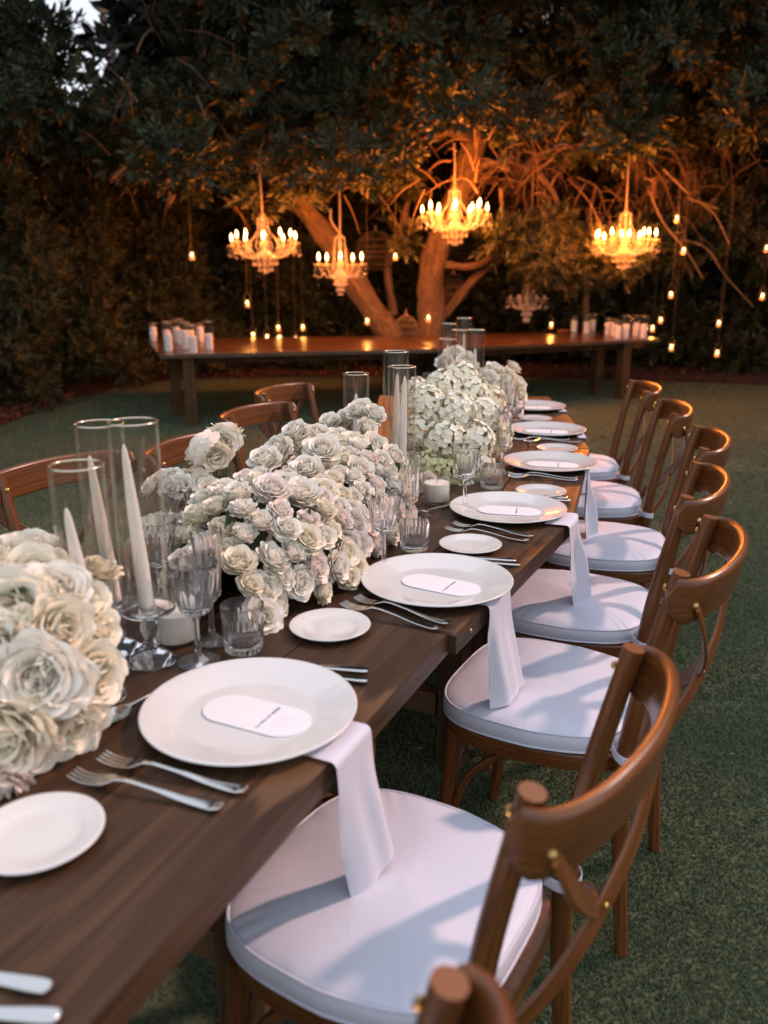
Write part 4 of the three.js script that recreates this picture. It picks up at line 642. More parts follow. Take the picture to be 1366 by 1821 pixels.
// far roses
{
  const r = rng(818), o = thing('far_rose_arrangement', 'farthest flower arrangement, large cream roses below the tall far cylinders', 'flower arrangement'), c = V(0.47, T, -4.1);
  part('vase', mv(lathe([[0.0004, 0], [0.05, 0], [0.058, 0.015], [0.05, 0.07], [0.046, 0.07], [0.0004, 0.01]], 32), c.x, T + 0.0005, c.z), M.porcelain, o);
  for (const [u, v, z, s, k, q] of [[880, 656, -4.15, 0.058, 0, 0], [868, 672, -4.0, 0.056, 0, 1], [905, 664, -4.2, 0.054, 1, 2], [896, 682, -4.0, 0.058, 1, 0], [922, 682, -4.1, 0.056, 1, 1], [926, 700, -4.05, 0.046, 1, 2], [905, 706, -3.95, 0.052, 1, 1], [880, 700, -3.95, 0.052, 1, 2], [860, 690, -3.98, 0.05, 0, 0], [915, 652, -4.3, 0.045, 1, 0], [850, 664, -4.1, 0.05, 0, 2], [888, 725, -3.9, 0.045, 1, 0], [912, 722, -3.95, 0.042, 1, 1], [806, 630, -4.05, 0.060, 0, 1], [826, 640, -4.0, 0.052, 0, 2], [790, 642, -4.0, 0.05, 0, 0], [836, 655, -4.05, 0.05, 0, 1], [815, 655, -3.95, 0.05, 1, 0], [838, 676, -4.0, 0.05, 0, 2]]) {
    const p = deep(u, v, z), d = p.clone().sub(c).normalize().add(V(0, 0.2, 0.5)), b = c.clone().add(V(0, 0.05, 0)); bloom(o, BIG[q], M.petal[k], p, d, s, r() * 6); stem(o, [p, p.clone().lerp(b, 0.5), b], 0.003);
  }
}
// ───────────────────────── far table with candles ─────────────────────────
const HT = 0.68;
M.dark = phys({ map: wHead.map, roughnessMap: wHead.rough, roughness: 1, specularIntensity: 0.4 });
function farTable(label, pts, legs, seed) {
  const o = thing('far_table', label, 'table', [0, 0, 0], 0, 'long dark wooden tables at the back'), q = pts.map(([u, v]) => on(u, v, HT).setY(0));
  plankTop(o, q[0], q[1], q[2], q[3], 6, HT, 0.036, M.head, seed);
  const a = (s, t) => q[0].clone().lerp(q[1], s).lerp(q[3].clone().lerp(q[2], s), t), dir = q[1].clone().sub(q[0]), turn = -Math.atan2(dir.z, dir.x);
  for (const [s, t] of legs) { const p = a(s, t); part('leg', mv(bar(0.11, HT - 0.038, 0.11), p.x, (HT - 0.038) / 2, p.z, 0, turn), M.dark, o); }
  for (const t of [0.12, 0.8]) { const p = a(0.5, t); part('apron', mv(bar(dir.length() * 0.92, 0.075, 0.03), p.x, HT - 0.0745, p.z, 0, turn), M.dark, o); }
  for (const s of [legs[0][0], legs[2][0]]) { const p = a(s, (legs[0][1] + legs[1][1]) / 2), e = a(s, legs[0][1]).sub(a(s, legs[1][1])); part('stretcher', mv(bar(0.05, 0.08, e.length() - 0.115), p.x, 0.24, p.z, 0, Math.atan2(e.x, e.z)), M.dark, o); }
}
farTable('left half of the long dark far table, candles on its left end', [[283, 631], [774, 620.5], [700, 597], [259, 603]], [[0.10, 0.05], [0.07, 0.32], [0.88, 0.05], [0.88, 0.32]], 61);
farTable('right half of the long dark far table, candles on its right end', [[779, 620.4], [1173, 602], [1100, 587], [704, 597]], [[0.12, 0.06], [0.12, 0.4], [0.84, 0.06], [0.78, 0.36]], 83);
{
  const pillar = (h) => { const o = new THREE.Group(), r = 0.038; part('wax', lathe([[0.0004, 0], [r, 0], [r, h * 0.93], [r * 0.9, h * 0.97], [r * 0.45, h], [0.0004, h * 0.99]], 28), M.waxCool, o); part('wick', tube([V(0, h * 0.98, 0), V(0.001, h + 0.008, 0), V(0.003, h + 0.016, 0)], 0.0013, 5, 5), M.wick, o); return o; };
  const hurricane = (h) => { const o = new THREE.Group(), r = 0.051; part('glass_wall', lathe([[0.0004, 0.003], [r * 0.95, 0.003], [r, 0.008], [r, h * 0.5], [r, h]], 40), M.pane, o); part('rim', mv(new THREE.TorusGeometry(r, 0.0018, 8, 40), 0, h, 0, Math.PI / 2), M.gilt, o); part('foot_ring', mv(new THREE.TorusGeometry(r * 0.95, 0.003, 6, 40), 0, 0.003, 0, Math.PI / 2), M.glass, o); return o; };
  const nth = ['first', 'second', 'third', 'fourth', 'fifth', 'sixth', 'seventh', 'eighth', 'ninth', 'tenth'];
  const set = (list, where) => list.forEach(([u, v, h, g], i) => {
    const p = on(u, v, HT), c = pillar(h); c.name = numbered('pillar_candle'); c.position.set(p.x, HT + 0.004, p.z); c.rotation.y = i; scene.add(c); tag(c, `white pillar candle, ${nth[i]} from the left on the ${where}`, 'candle', 'white pillar candles on the far table');
    const k = hurricane(g); k.name = numbered('hurricane_glass'); k.position.set(p.x, HT + 0.0005, p.z); scene.add(k); tag(k, `glass round the ${nth[i]} pillar candle from the left on the ${where}`, 'candle glass', 'candle glasses on the far table');
  });
  set([[273.5, 606.5, 0.155, 0.19], [298, 611, 0.14, 0.21], [300.5, 625, 0.165, 0.28], [315, 607, 0.15, 0.22], [322, 613, 0.15, 0.26], [331, 621, 0.18, 0.26], [339.5, 611, 0.14, 0.20], [344, 628, 0.155, 0.25], [357, 608, 0.16, 0.19], [372.5, 622.5, 0.155, 0.27]], 'far table\'s left end');
  set([[1020.5, 591, 0.15, 0.195], [1043, 593, 0.145, 0.21], [1053, 588, 0.14, 0.215], [1081, 597, 0.155, 0.20], [1091, 598.5, 0.145, 0.19], [1098.5, 602, 0.145, 0.185], [1112.5, 601, 0.155, 0.25], [1130, 598, 0.155, 0.235], [1143.5, 601, 0.155, 0.245]], 'far table\'s right end');
  const p = on(1002, 591, HT); solo('dish', lathe([[0.0004, 0.004], [0.06, 0.004], [0.085, 0.03], [0.09, 0.03], [0.066, 0], [0.0004, 0]], 32), std({ color: C(0.35, 0.13, 0.06), roughness: 0.6 }), 'small reddish dish on the far table left of the right-hand candles', 'dish', [p.x, HT + 0.0005, p.z]);
}

// ───────────────────────── chandeliers ─────────────────────────
const GLOW = C(1, 0.235, 0.028);
M.crystal = phys({ color: C(1.0, 0.97, 0.90), roughness: 0.05, transmission: 0.915, thickness: 0, ior: 1.55, clearcoat: 1, clearcoatRoughness: 0.05 });
M.crystalDim = phys({ color: C(0.62, 0.58, 0.52), roughness: 0.3, transmission: 0.3, thickness: 0 });
M.bulb = std({ color: C(1, 0.8, 0.5), emissive: C(1, 0.62, 0.24), emissiveIntensity: 11, roughness: 0.4 });
M.cord = std({ color: C(0.33, 0.24, 0.14), roughness: 0.9 });
const BEAD = new THREE.IcosahedronGeometry(1, 1);
const bead = (p, r) => { const g = BEAD.clone(); g.scale(r, r, r); g.translate(p.x, p.y, p.z); return g; };
function chandelier(o, q, lit, seed) {
  const r = rng(seed), cr = lit ? M.crystal : M.crystalDim, beads = (pts, n, s) => { const c = new THREE.CatmullRomCurve3(pts), l = []; for (let i = 0; i <= n; i++) l.push(bead(c.getPoint(i / n), s * (0.9 + 0.2 * r()))); return l; };
  part('crown', lathe([[0.0005, q.top + 0.015], [q.crown * 0.8, q.top + 0.013], [q.crown, q.top], [q.crown * 0.92, q.top - 0.006], [0.012, q.top - 0.012], [0.0005, q.top - 0.014]], 20), cr, o);
  part('stem_column', lathe([[0.0005, q.top], [0.012, q.top - 0.02], [0.020, q.top - 0.06], [0.010, q.top - 0.10], [0.013, 0.06], [0.032, 0.03], [0.036, 0.0], [0.020, -0.03], [0.040, -0.06], [0.048, -0.085], [0.03, -0.11], [0.012, -0.13], [0.0005, -0.14]], 20), cr, o);
  for (let i = 0; i < q.strands; i++) { const a = (i + 0.5) / q.strands * 6.283, at = (rr, y) => V(rr * Math.cos(a), y, rr * Math.sin(a)); part('bead_chain', join(beads([at(q.crown, q.top - 0.004), at(q.crown * 1.25, q.top * 0.55), at(q.inner * 0.8, q.top * 0.2), at(q.inner, -0.02)], q.cb, 0.0072)), cr, o); }
  for (let i = 0; i < q.arms; i++) {
    const a = i / q.arms * 6.283 + q.spin, hi = q.rise * (i % 2 ? 1 : 0) + 0.012 * (r() - 0.5), at = (rr, y) => V(rr * Math.cos(a), y, rr * Math.sin(a)), R1 = q.R * (i % 2 && q.rise ? 0.86 : 1);
    const arm = part('arm', join([tube([at(0.03, -0.05), at(R1 * 0.32, -0.115), at(R1 * 0.66, -0.10), at(R1 * 0.95, -0.03), at(R1, hi + 0.005)], 0.0068, 18, 7), lathe([[0.0005, 0], [0.03, 0.003], [0.044, 0.014], [0.046, 0.016], [0.03, 0.007], [0.0005, 0.004]], 16).translate(R1 * Math.cos(a), hi, R1 * Math.sin(a)), lathe([[0.013, 0], [0.0145, 0.004], [0.0135, 0.045], [0.0005, 0.047]], 12).translate(R1 * Math.cos(a), hi + 0.005, R1 * Math.sin(a))]), cr, o);
    const drops = []; for (let k = 0; k < 5; k++) { const b = a + k * 1.2566, x = R1 * Math.cos(a) + 0.044 * Math.cos(b), z = R1 * Math.sin(a) + 0.044 * Math.sin(b), L = 0.065 + 0.045 * r(); for (let j = 0; j < 3; j++) drops.push(bead(V(x, hi + 0.008 - j * L / 3, z), 0.006)); drops.push(bead(V(x, hi - L - 0.006, z), 0.0125)); }
    part('drops', join(drops), cr, arm);
    const n = a + 6.283 / q.arms, hn = q.rise * ((i + 1) % 2 ? 1 : 0), Rn = q.R * ((i + 1) % 2 && q.rise ? 0.86 : 1), m = (a + n) / 2;
    if (q.swag) part('bead_chain', join(beads([at(R1, hi), V(q.R * 0.72 * Math.cos(m), -0.085, q.R * 0.72 * Math.sin(m)), V(Rn * Math.cos(n), hn, Rn * Math.sin(n))], 15, 0.0064)), cr, o);
    if (lit) {
      const b = part('bulb', lathe([[0.0005, 0], [0.009, 0.004], [0.0142, 0.020], [0.0148, 0.032], [0.011, 0.050], [0.005, 0.066], [0.0005, 0.078]], 14), M.bulb, o); b.position.set(R1 * Math.cos(a), hi + 0.053, R1 * Math.sin(a));
      const l = new THREE.PointLight(GLOW, q.power / q.arms); l.name = 'bulb_light'; l.position.copy(b.position).add(V(0, 0.036, 0)); l.castShadow = true; o.add(l);
    }
  }
  const low = []; for (const [rr, y0, n, L] of [[q.inner * 0.95, -0.03, 14, 0.14], [q.inner * 0.55, -0.08, 9, 0.15], [0.03, -0.13, 4, 0.12 + q.tail]]) for (let i = 0; i < n; i++) { const a = i / n * 6.283 + rr * 9, k = Math.round(L / 0.022); for (let j = 0; j < k; j++) low.push(bead(V(rr * (1 - 0.25 * j / k) * Math.cos(a), y0 - j * L / k, rr * (1 - 0.25 * j / k) * Math.sin(a)), 0.0075)); low.push(bead(V(rr * 0.75 * Math.cos(a), y0 - L - 0.01, rr * 0.75 * Math.sin(a)), 0.014)); }
  part('drops', join(low), cr, o);
}
const CH = [
  ['left large crystal chandelier with lit candle bulbs, hanging over the far table', [470, 437], -9.0, { R: 0.335, arms: 10, top: 0.265, crown: 0.05, inner: 0.17, strands: 8, cb: 22, rise: 0.035, swag: true, spin: 0.2, power: 6, tail: 0.0 }, 0.5],
  ['small five-armed crystal chandelier hung by a looped cord before the leaning trunk', [605, 472], -8.8, { R: 0.225, arms: 5, top: 0.265, crown: 0.052, inner: 0.085, strands: 6, cb: 20, rise: 0, swag: false, spin: 0.25, power: 3.6, tail: 0.02 }, 0.55],
  ['middle large crystal chandelier, the highest one, in front of the upright trunk', [809, 387], -9.1, { R: 0.330, arms: 12, top: 0.255, crown: 0.055, inner: 0.17, strands: 8, cb: 22, rise: 0.04, swag: true, spin: 0.05, power: 15, tail: 0.0 }, 0.45],
  ['right large crystal chandelier hanging on a long cord among the twigs', [1111, 432], -9.3, { R: 0.315, arms: 10, top: 0.29, crown: 0.055, inner: 0.155, strands: 8, cb: 22, rise: 0.02, swag: true, spin: 0.45, power: 12, tail: 0.0 }, 1.0],
];
for (const [label, [u, v], z, q, cord] of CH) {
  const p = deep(u, v, z), o = thing('crystal_chandelier', label, 'chandelier', [p.x, p.y, p.z], 0, 'lit crystal chandeliers in the trees');
  chandelier(o, q, true, Math.round(u)); o.rotation.z = q.R < 0.3 ? 0 : 0.03;
  part('cord', join([tube([V(0, q.top + 0.01, 0), V(0.004, q.top + cord * 0.5, 0), V(0, q.top + cord, 0)], 0.009, 10, 7), bead(V(0, q.top + 0.03, 0), 0.022), ...(q.R < 0.3 ? [tube([V(0, q.top + 0.05, 0), V(-0.05, q.top + 0.11, 0), V(-0.085, q.top + 0.17, 0), V(-0.085, q.top + 0.27, 0)], 0.010, 12, 7)] : [])]), M.cord, o);
}
{
  const p = deep(938, 532, -10.4), o = thing('unlit_chandelier', 'small pale chandelier without lit bulbs, low behind the far table', 'chandelier', [p.x, p.y, p.z]);
  chandelier(o, { R: 0.2, arms: 6, top: 0.23, crown: 0.04, inner: 0.08, strands: 5, cb: 16, rise: 0, swag: false, spin: 0.1, tail: 0.0 }, false, 9);
  part('cord', tube([V(0, 0.23, 0), V(0.005, 0.9, 0), V(0, 1.5, 0)], 0.006, 8, 6), M.cord, o);
}

// ───────────────────────── hanging votives ─────────────────────────
{
  M.flame = std({ color: C(1, 0.8, 0.5), emissive: C(1, 0.66, 0.28), emissiveIntensity: 9 });
  M.wire = std({ color: C(0.12, 0.09, 0.07), roughness: 0.6, metalness: 0.5 });
  M.votiveWax = phys({ color: C(0.85, 0.70, 0.50), roughness: 0.5, transmission: 0.4 });
  const master = new THREE.Group();
  part('glass_cup', lathe([[0.0005, 0], [0.026, 0], [0.031, 0.03], [0.035, 0.085]], 20), M.pane, master);
  part('wax', lathe([[0.0005, 0.004], [0.024, 0.004], [0.028, 0.036], [0.0005, 0.037]], 18), M.votiveWax, master);
  const fl = part('flame', lathe([[0.0005, 0], [0.008, 0.006], [0.0105, 0.014], [0.007, 0.028], [0.0005, 0.042]], 10), M.flame, master); fl.position.y = 0.040;
  part('wire_bail', join([mv(new THREE.TorusGeometry(0.035, 0.0018, 6, 24), 0, 0.083, 0, Math.PI / 2), tube([V(-0.035, 0.083, 0), V(-0.028, 0.13, 0), V(0, 0.16, 0), V(0.028, 0.13, 0), V(0.035, 0.083, 0)], 0.0016, 14, 5)]), M.wire, master);
  const l = new THREE.PointLight(C(1, 0.36, 0.07), 0.16); l.name = 'flame_light'; l.position.set(0, 0.058, 0); l.castShadow = true; master.add(l);
  const SPOTS = [[341.5, 456, -8.9, 0.7, 'alone left of the left chandelier'], [440, 541, -9.6, 1.2, 'under the left side of the left chandelier'], [450, 597, -10.3, 1.5, 'leftmost of the low row above the far table'], [475, 601, -10.5, 1.5, 'second from left in the low row'], [495, 584, -10.8, 1.5, 'upper of two in the low row'], [497, 602, -10.2, 1.5, 'lower of two in the low row'], [526, 604, -10.6, 1.5, 'almost hidden by the far table'], [539, 583, -10.9, 1.5, 'rightmost of the low row'], [653, 572, -9.9, 1.2, 'right in front of the leaning trunk'], [703, 457, -9.6, 0.7, 'beside the round wire cage'], [762, 567, -9.8, 1.2, 'low in front of the upright trunk'], [980.5, 579, -10.6, 1.2, 'left of the right-hand pillar candles'], [1160.5, 585, -10.4, 1.2, 'lower of a pair beside the right-hand pillar candles'], [1175, 570, -10.8, 1.2, 'upper of a pair beside the right-hand pillar candles'], [1204, 390, -9.6, 0.6, 'highest on the right, among lit twigs'], [1216, 447, -9.5, 0.9, 'second highest on the right'], [1193.5, 525, -9.7, 1.2, 'midway up on the right below the twigs'], [1194, 619, -9.9, 1.6, 'low on the right, left of its neighbour'], [1278.5, 576, -10.2, 1.4, 'farther right above the lowest one'], [1275.5, 629, -9.8, 1.6, 'lowest on the right, near the mulch'], [1356, 528, -9.6, 1.2, 'at the right edge of the picture'], [1364, 443, -9.4, 0.9, 'cut by the right edge of the picture']];
  for (const [u, v, z, L, words] of SPOTS) {
    const p = deep(u, v, z), o = master.clone(); o.name = numbered('hanging_votive'); o.position.set(p.x, Math.max(p.y - 0.04, 0.02), p.z); o.rotation.y = u; scene.add(o); tag(o, `lit candle in a hanging glass cup, ${words}`, 'hanging candle', 'small hanging candle glasses');
    part('hanger', tube([V(0, 0.158, 0), V(0.004, 0.16 + L / 2, 0.003), V(0, 0.16 + L, 0)], 0.0018, 6, 5), M.wire, o);
  }
}
// ───────────────────────── wire cages ─────────────────────────
{
  const wire = std({ color: C(0.12, 0.085, 0.055), roughness: 0.7 });
  const cage = (name, label, cat, [u, v], z, prof, n, rings) => {
    const p = deep(u, v, z), o = thing(name, label, cat, [p.x, p.y, p.z]), c = new THREE.CatmullRomCurve3(prof.map(([r, y]) => V(r, y, 0))), bars = [], rg = [];
    for (let i = 0; i < n; i++) { const a = i / n * 6.283; bars.push(tube(c.getPoints(14).map((q) => V(q.x * Math.cos(a), q.y, q.x * Math.sin(a))), 0.0026, 16, 5)); }
    for (const t of rings) { const q = c.getPoint(t); rg.push(mv(new THREE.TorusGeometry(q.x, 0.0042, 6, 36), 0, q.y, 0, Math.PI / 2)); }
    part('bars', join(bars), wire, o); part('hoops', join(rg), wire, o);
    const top = prof[0][1]; part('finial', lathe([[0.0005, top + 0.075], [0.008, top + 0.06], [0.012, top + 0.045], [0.006, top + 0.035], [0.022, top + 0.02], [0.028, top]], 14), wire, o); return o;
  };
  cage('round_wire_cage', 'large round wire cage hanging between the small chandelier and the upright trunk', 'wire cage', [668, 448], -10.9, [[0.012, 0.25], [0.12, 0.22], [0.21, 0.13], [0.25, 0.0], [0.22, -0.12], [0.13, -0.2], [0.01, -0.22]], 40, [0.3, 0.42, 0.5, 0.58, 0.72]);
  cage('bird_cage', 'domed wire bird cage standing behind the seam of the far table', 'bird cage', [722, 583], -9.9, [[0.02, 0.14], [0.075, 0.115], [0.125, 0.05], [0.138, -0.03], [0.138, -0.16]], 30, [0.35, 0.6, 0.8, 0.99]);
  cage('bird_cage', 'dim wire bird cage hanging behind the upright trunk on its right', 'bird cage', [806, 512], -11.0, [[0.02, 0.17], [0.10, 0.13], [0.155, 0.05], [0.165, -0.05], [0.165, -0.15]], 30, [0.35, 0.6, 0.8, 0.99]);
  const p = deep(722, 583, -9.9); const o = thing('plinth', 'dark wooden block under the bird cage behind the far table', 'block', [p.x, 0, p.z]); part('block_body', mv(bar(0.34, p.y - 0.165, 0.34), 0, (p.y - 0.165) / 2, 0), M.dark, o); part('cap', mv(bar(0.38, 0.03, 0.38), 0, p.y - 0.181 + 0.0, 0), M.dark, o);
}
// ───────────────────────── trees and shrubs ─────────────────────────
{
  const barkMap = texture(512, 512, (u, v) => { const a = fbm(u * 10, v * 5, 10, 5, 61), b = fbm(u * 34, v * 20, 34, 20, 67, 3); return mix3([0.05, 0.03, 0.018], [0.24, 0.16, 0.095], clamp(0.6 * a + 0.55 * b - 0.1, 0, 1)); }, true, 3, 1);
  const barkBump = texture(512, 512, (u, v) => fbm(u * 22, v * 12, 22, 12, 71, 4), false, 3, 1);
  const bark = std({ map: barkMap, bumpMap: barkBump, bumpScale: 0.05, roughness: 0.95 }), twigMat = std({ color: C(0.15, 0.085, 0.05), roughness: 0.85 });
  const leafMat = (r, g, b, t = 0) => (t ? phys({ color: C(r, g, b), roughness: 1, transmission: t, thickness: 0, specularIntensity: 0.5 }) : std({ color: C(r, g, b), roughness: 0.5 }));
  const green = leafMat(0.035, 0.042, 0.014), olive = leafMat(0.038, 0.044, 0.014), deepGreen = leafMat(0.028, 0.034, 0.013);
  // a twig end with leaves set round it
  function tuftGeo(n, len, wid, spread, seed) {
    const r = rng(seed), pos = [], idx = [];
    for (let i = 0; i < n; i++) {
      const a = i * 2.4 + r(), f = i / n, base = V(0, f * spread, 0), el = lerp(0.15, 1.25, f) + 0.35 * (r() - 0.5), d = V(Math.cos(a) * Math.cos(el), Math.sin(el), Math.sin(a) * Math.cos(el)), s = V(-Math.sin(a), 0.3 * (r() - 0.5), Math.cos(a)), n0 = V().crossVectors(d, s).normalize(), L = len * (0.75 + 0.5 * r()), w = wid * (0.8 + 0.4 * r()), k = pos.length / 3;
      const P = (t, u, h) => { const p = base.clone().addScaledVector(d, t * L).addScaledVector(s, u * w).addScaledVector(n0, h * L + 0.12 * L * t * t); pos.push(p.x, p.y, p.z); };
      P(0.04, 0, 0); P(0.38, 0.5, 0.05); P(0.42, 0, 0); P(0.38, -0.5, 0.05); P(0.75, 0.38, 0.02); P(0.75, -0.38, 0.02); P(1, 0, -0.05);
      idx.push(k, k + 1, k + 2, k, k + 2, k + 3, k + 1, k + 4, k + 2, k + 3, k + 2, k + 5, k + 2, k + 4, k + 6, k + 2, k + 6, k + 5);
    }
    return build(pos, idx);
  }
  const broad = tuftGeo(17, 0.092, 0.029, 0.13, 3), fine = tuftGeo(22, 0.06, 0.013, 0.15, 5), coarse = tuftGeo(12, 0.26, 0.10, 0.3, 9);
  const m4 = new THREE.Matrix4(), q4 = new THREE.Quaternion(), qy = new THREE.Quaternion(), col = new THREE.Color();
  // clumps: [x, y, z, radius]; tufts sit in each clump, denser towards its outside, and turn outward and up
  function crown(parent, geo, mat, clumps, per, seed, size = 1, droop = 0.35, tint = 0.35, name = 'crown') {
    const r = rng(seed), list = [], o = parent.position;
    for (const [x, y, z, R0] of clumps) { const n = Math.round(per * R0 * R0); for (let i = 0; i < n; i++) { const d = V(r() - 0.5, r() - 0.5, r() - 0.5).normalize(), k = Math.pow(r(), 0.45); list.push([x + d.x * R0 * k, y + d.y * R0 * 0.72 * k, z + d.z * R0 * k, d]); } }
    const inst = new THREE.InstancedMesh(geo, mat, list.length);
    list.forEach(([x, y, z, d], i) => { const dd = d.clone().add(V(0.5 * (r() - 0.5), droop + 0.5 * (r() - 0.5), 0.25 + 0.5 * (r() - 0.5))).normalize(), s = size * (0.7 + 0.6 * r()), b = 1 + tint * 2 * (r() - 0.5); q4.setFromUnitVectors(UPV, dd).multiply(qy.setFromAxisAngle(UPV, r() * 6.3)); inst.setMatrixAt(i, m4.compose(V(x - o.x, y - o.y, z - o.z), q4, V(s, s, s))); inst.setColorAt(i, col.setRGB(b * (0.85 + 0.35 * r()), b, b * (0.8 + 0.4 * r()))); });
    inst.name = name; inst.castShadow = inst.receiveShadow = true; tag(inst, null, null, null, 'stuff'); parent.add(inst); return inst;
  }
  function limb(parent, pts, r0, r1, name = 'branch', mat = bark, seed = 1) {
    const o = parent.position, r = rng(seed), P = pts.map((p) => p.clone().sub(o)), n = 8 + pts.length * 5;
    const g = sweep(new THREE.CatmullRomCurve3(P), (t) => { const rr = lerp(r0, r1, t); return ring(rr, rr * 0.93, 12).map(([a, b], k) => { const w = 1 + 0.12 * Math.sin(k * 2.1 + t * 9 + seed) + 0.08 * Math.sin(t * 31 + k) + 0.10 * (r() - 0.5); return [a * w, b * w]; }); }, V(0.3, 0.1, 0.95), n);
    const uv = g.attributes.uv; for (let i = 0; i < uv.count; i++) uv.setXY(i, uv.getX(i) * 0.8, uv.getY(i)); return part(name, g, mat, parent);
  }
  const thin = rng(7), gap = (x, y, z) => { const d = -z / 12, u = x / d, v = (y - EYE) / d + EYE, k = Math.hypot((u + 3.72) / 0.45, (v - 4.5) / 0.55); return k < 1 || (k < 3.2 && v > 3.7 && thin() < 0.5); };    // an opening in the crowns, upper left, where the sky shows
  const scatter = (n, seed, box, low, rad) => { const r = rng(seed), out = []; let k = 0; while (out.length < n && k++ < n * 30) { const x = lerp(box[0], box[1], r()), z = lerp(box[4], box[5], r()), y = lerp(box[2], box[3], Math.pow(r(), 1.25)), R0 = lerp(rad[0], rad[1], r()); if (y - R0 * 0.6 < low(x, z) || gap(x, y, z)) continue; out.push([x, y, z, R0]); } return out; };
  const twigs = (parent, list, name = 'twigs') => part(name, join(list.map(([a, b, c, r]) => tube([a, b, c].map((p) => p.clone().sub(parent.position)), [r, r * 0.75, r * 0.3], 8, 5, false))), twigMat, parent);

  // the two-trunked tree in the middle
  {
    const b = deep(700, 606, -10.5), o = thing('spreading_tree', 'large spreading tree behind the far table, one trunk leaning left and one upright', 'tree', [0.3, 0, -10.5]);
    const c = (u, v, z) => deep(u, v, z);
    limb(o, [V(b.x + 0.28, 0, -10.55), c(690, 592, -10.5), c(645, 525, -10.45), c(590, 435, -10.35), c(545, 375, -10.3), c(515, 335, -10.2)], 0.15, 0.115, 'trunk', bark, 3);
    limb(o, [c(545, 375, -10.3), c(560, 340, -10.2), c(562, 300, -10.0)], 0.05, 0.03, 'branch', bark, 5);
    limb(o, [c(515, 335, -10.2), c(470, 300, -10.0), c(400, 260, -9.9), c(330, 240, -9.9)], 0.10, 0.04, 'branch', bark, 7);
    limb(o, [V(c(768, 600, -10.6).x, 0, -10.6), c(767, 560, -10.6), c(770, 470, -10.55), c(795, 395, -10.5), c(828, 310, -10.45), c(846, 245, -10.4)], 0.165, 0.135, 'trunk', bark, 11);
    limb(o, [c(828, 310, -10.45), c(870, 290, -10.2), c(905, 300, -10.0)], 0.06, 0.03, 'branch', bark, 12);
    limb(o, [c(846, 245, -10.4), c(800, 235, -10.2), c(740, 240, -10.0), c(690, 215, -9.9)], 0.06, 0.03, 'branch', bark, 13);
    limb(o, [c(846, 245, -10.4), c(880, 215, -10.2), c(930, 190, -10), c(1010, 165, -9.8)], 0.07, 0.03, 'branch', bark, 14);
    limb(o, [c(846, 245, -10.4), c(850, 160, -10.4), c(880, 60, -10.6), c(890, -60, -10.8)], 0.12, 0.07, 'branch', bark, 15);
    limb(o, [c(775, 470, -10.55), c(850, 470, -10.6), c(930, 410, -10.5), c(975, 395, -10.4)], 0.05, 0.022, 'branch', bark, 16);
    limb(o, [c(790, 560, -10.8), c(850, 490, -10.8), c(900, 450, -10.7)], 0.06, 0.04, 'branch', bark, 17);
    limb(o, [c(700, 560, -10.9), c(690, 470, -10.9), c(720, 380, -10.8), c(735, 300, -10.6)], 0.05, 0.03, 'branch', bark, 18);
    const r = rng(31), tw = []; for (let i = 0; i < 150; i++) { const u = lerp(430, 1010, r()), v = lerp(150, 350, r()), z = lerp(-10.8, -8.9, r()), a = deep(u, v, z), d = V(r() - 0.5, r() - 0.6, r() - 0.5).multiplyScalar(0.8); tw.push([a, a.clone().addScaledVector(d, 0.5).add(V(0, 0.04, 0)), a.clone().add(d), 0.005 + 0.012 * r() * r()]); }
    twigs(o, tw);
    const low = (x, z) => { const u = x / (-z / 9.2); return u < -1.4 ? 2.16 : u < -0.7 ? 2.0 : u < 0.3 ? 2.15 : u < 1.2 ? 2.6 : 2.45; };
    crown(o, broad, green, [...scatter(120, 41, [-2.8, 3.0, 2.0, 6.4, -10.6, -8.4], low, [0.24, 0.42]), ...scatter(60, 42, [-3, 3.4, 3.2, 7.5, -12.5, -10.0], low, [0.4, 0.6])], 560, 43);
    crown(o, broad, olive, [[...deep(905, 415, -9.8).toArray(), 0.2], [...deep(870, 435, -9.9).toArray(), 0.16], [...deep(715, 420, -10.1).toArray(), 0.16], [...deep(940, 440, -10).toArray(), 0.2]], 900, 44, 0.9, 0.1, 0.3, 'low_leaves');
  }
  // left-hand tree over the shrubs
  {
    const o = thing('leafy_tree', 'dark leafy tree filling the upper left, the evening sky showing through a gap', 'tree', [-5.6, 0, -10.4]);
    limb(o, [V(-5.6, 0, -10.4), V(-5.5, 1.6, -10.4), V(-5.2, 3.2, -10.2), V(-5.3, 5.2, -10.4)], 0.2, 0.1, 'trunk', bark, 21);
    limb(o, [V(-5.3, 2.6, -10.3), V(-4.5, 2.85, -10.0), V(-3.4, 3.0, -9.9), V(-2.2, 3.15, -9.7)], 0.05, 0.02, 'branch', bark, 22);
    const r = rng(33), tw = []; for (let i = 0; i < 80; i++) { const u = lerp(40, 480, r()), v = lerp(20, 360, r()), z = lerp(-10.6, -8.6, r()), a = deep(u, v, z), d = V(r() - 0.5, r() - 0.5, r() - 0.5).multiplyScalar(0.8); tw.push([a, a.clone().addScaledVector(d, 0.5).add(V(0, 0.04, 0)), a.clone().add(d), 0.005 + 0.010 * r() * r()]); }
    for (const [u, v, u2, v2] of [[292, 335, 325, 305], [300, 360, 312, 345], [200, 315, 225, 295]]) { const a = deep(u, v, -8.9), b = deep(u2, v2, -8.9); tw.push([a, a.clone().lerp(b, 0.5), b, 0.022]); }
    twigs(o, tw);
    const low = (x, z) => { const u = x / (-z / 9.2); return u < -3 ? 2.05 : 2.12; };
    crown(o, broad, green, [...scatter(120, 51, [-8.5, -1.9, 2.0, 6.4, -10.4, -8.0], low, [0.24, 0.42]), ...scatter(46, 52, [-9, -2, 2.6, 7, -12.5, -10.2], low, [0.35, 0.55])], 700, 53);
  }
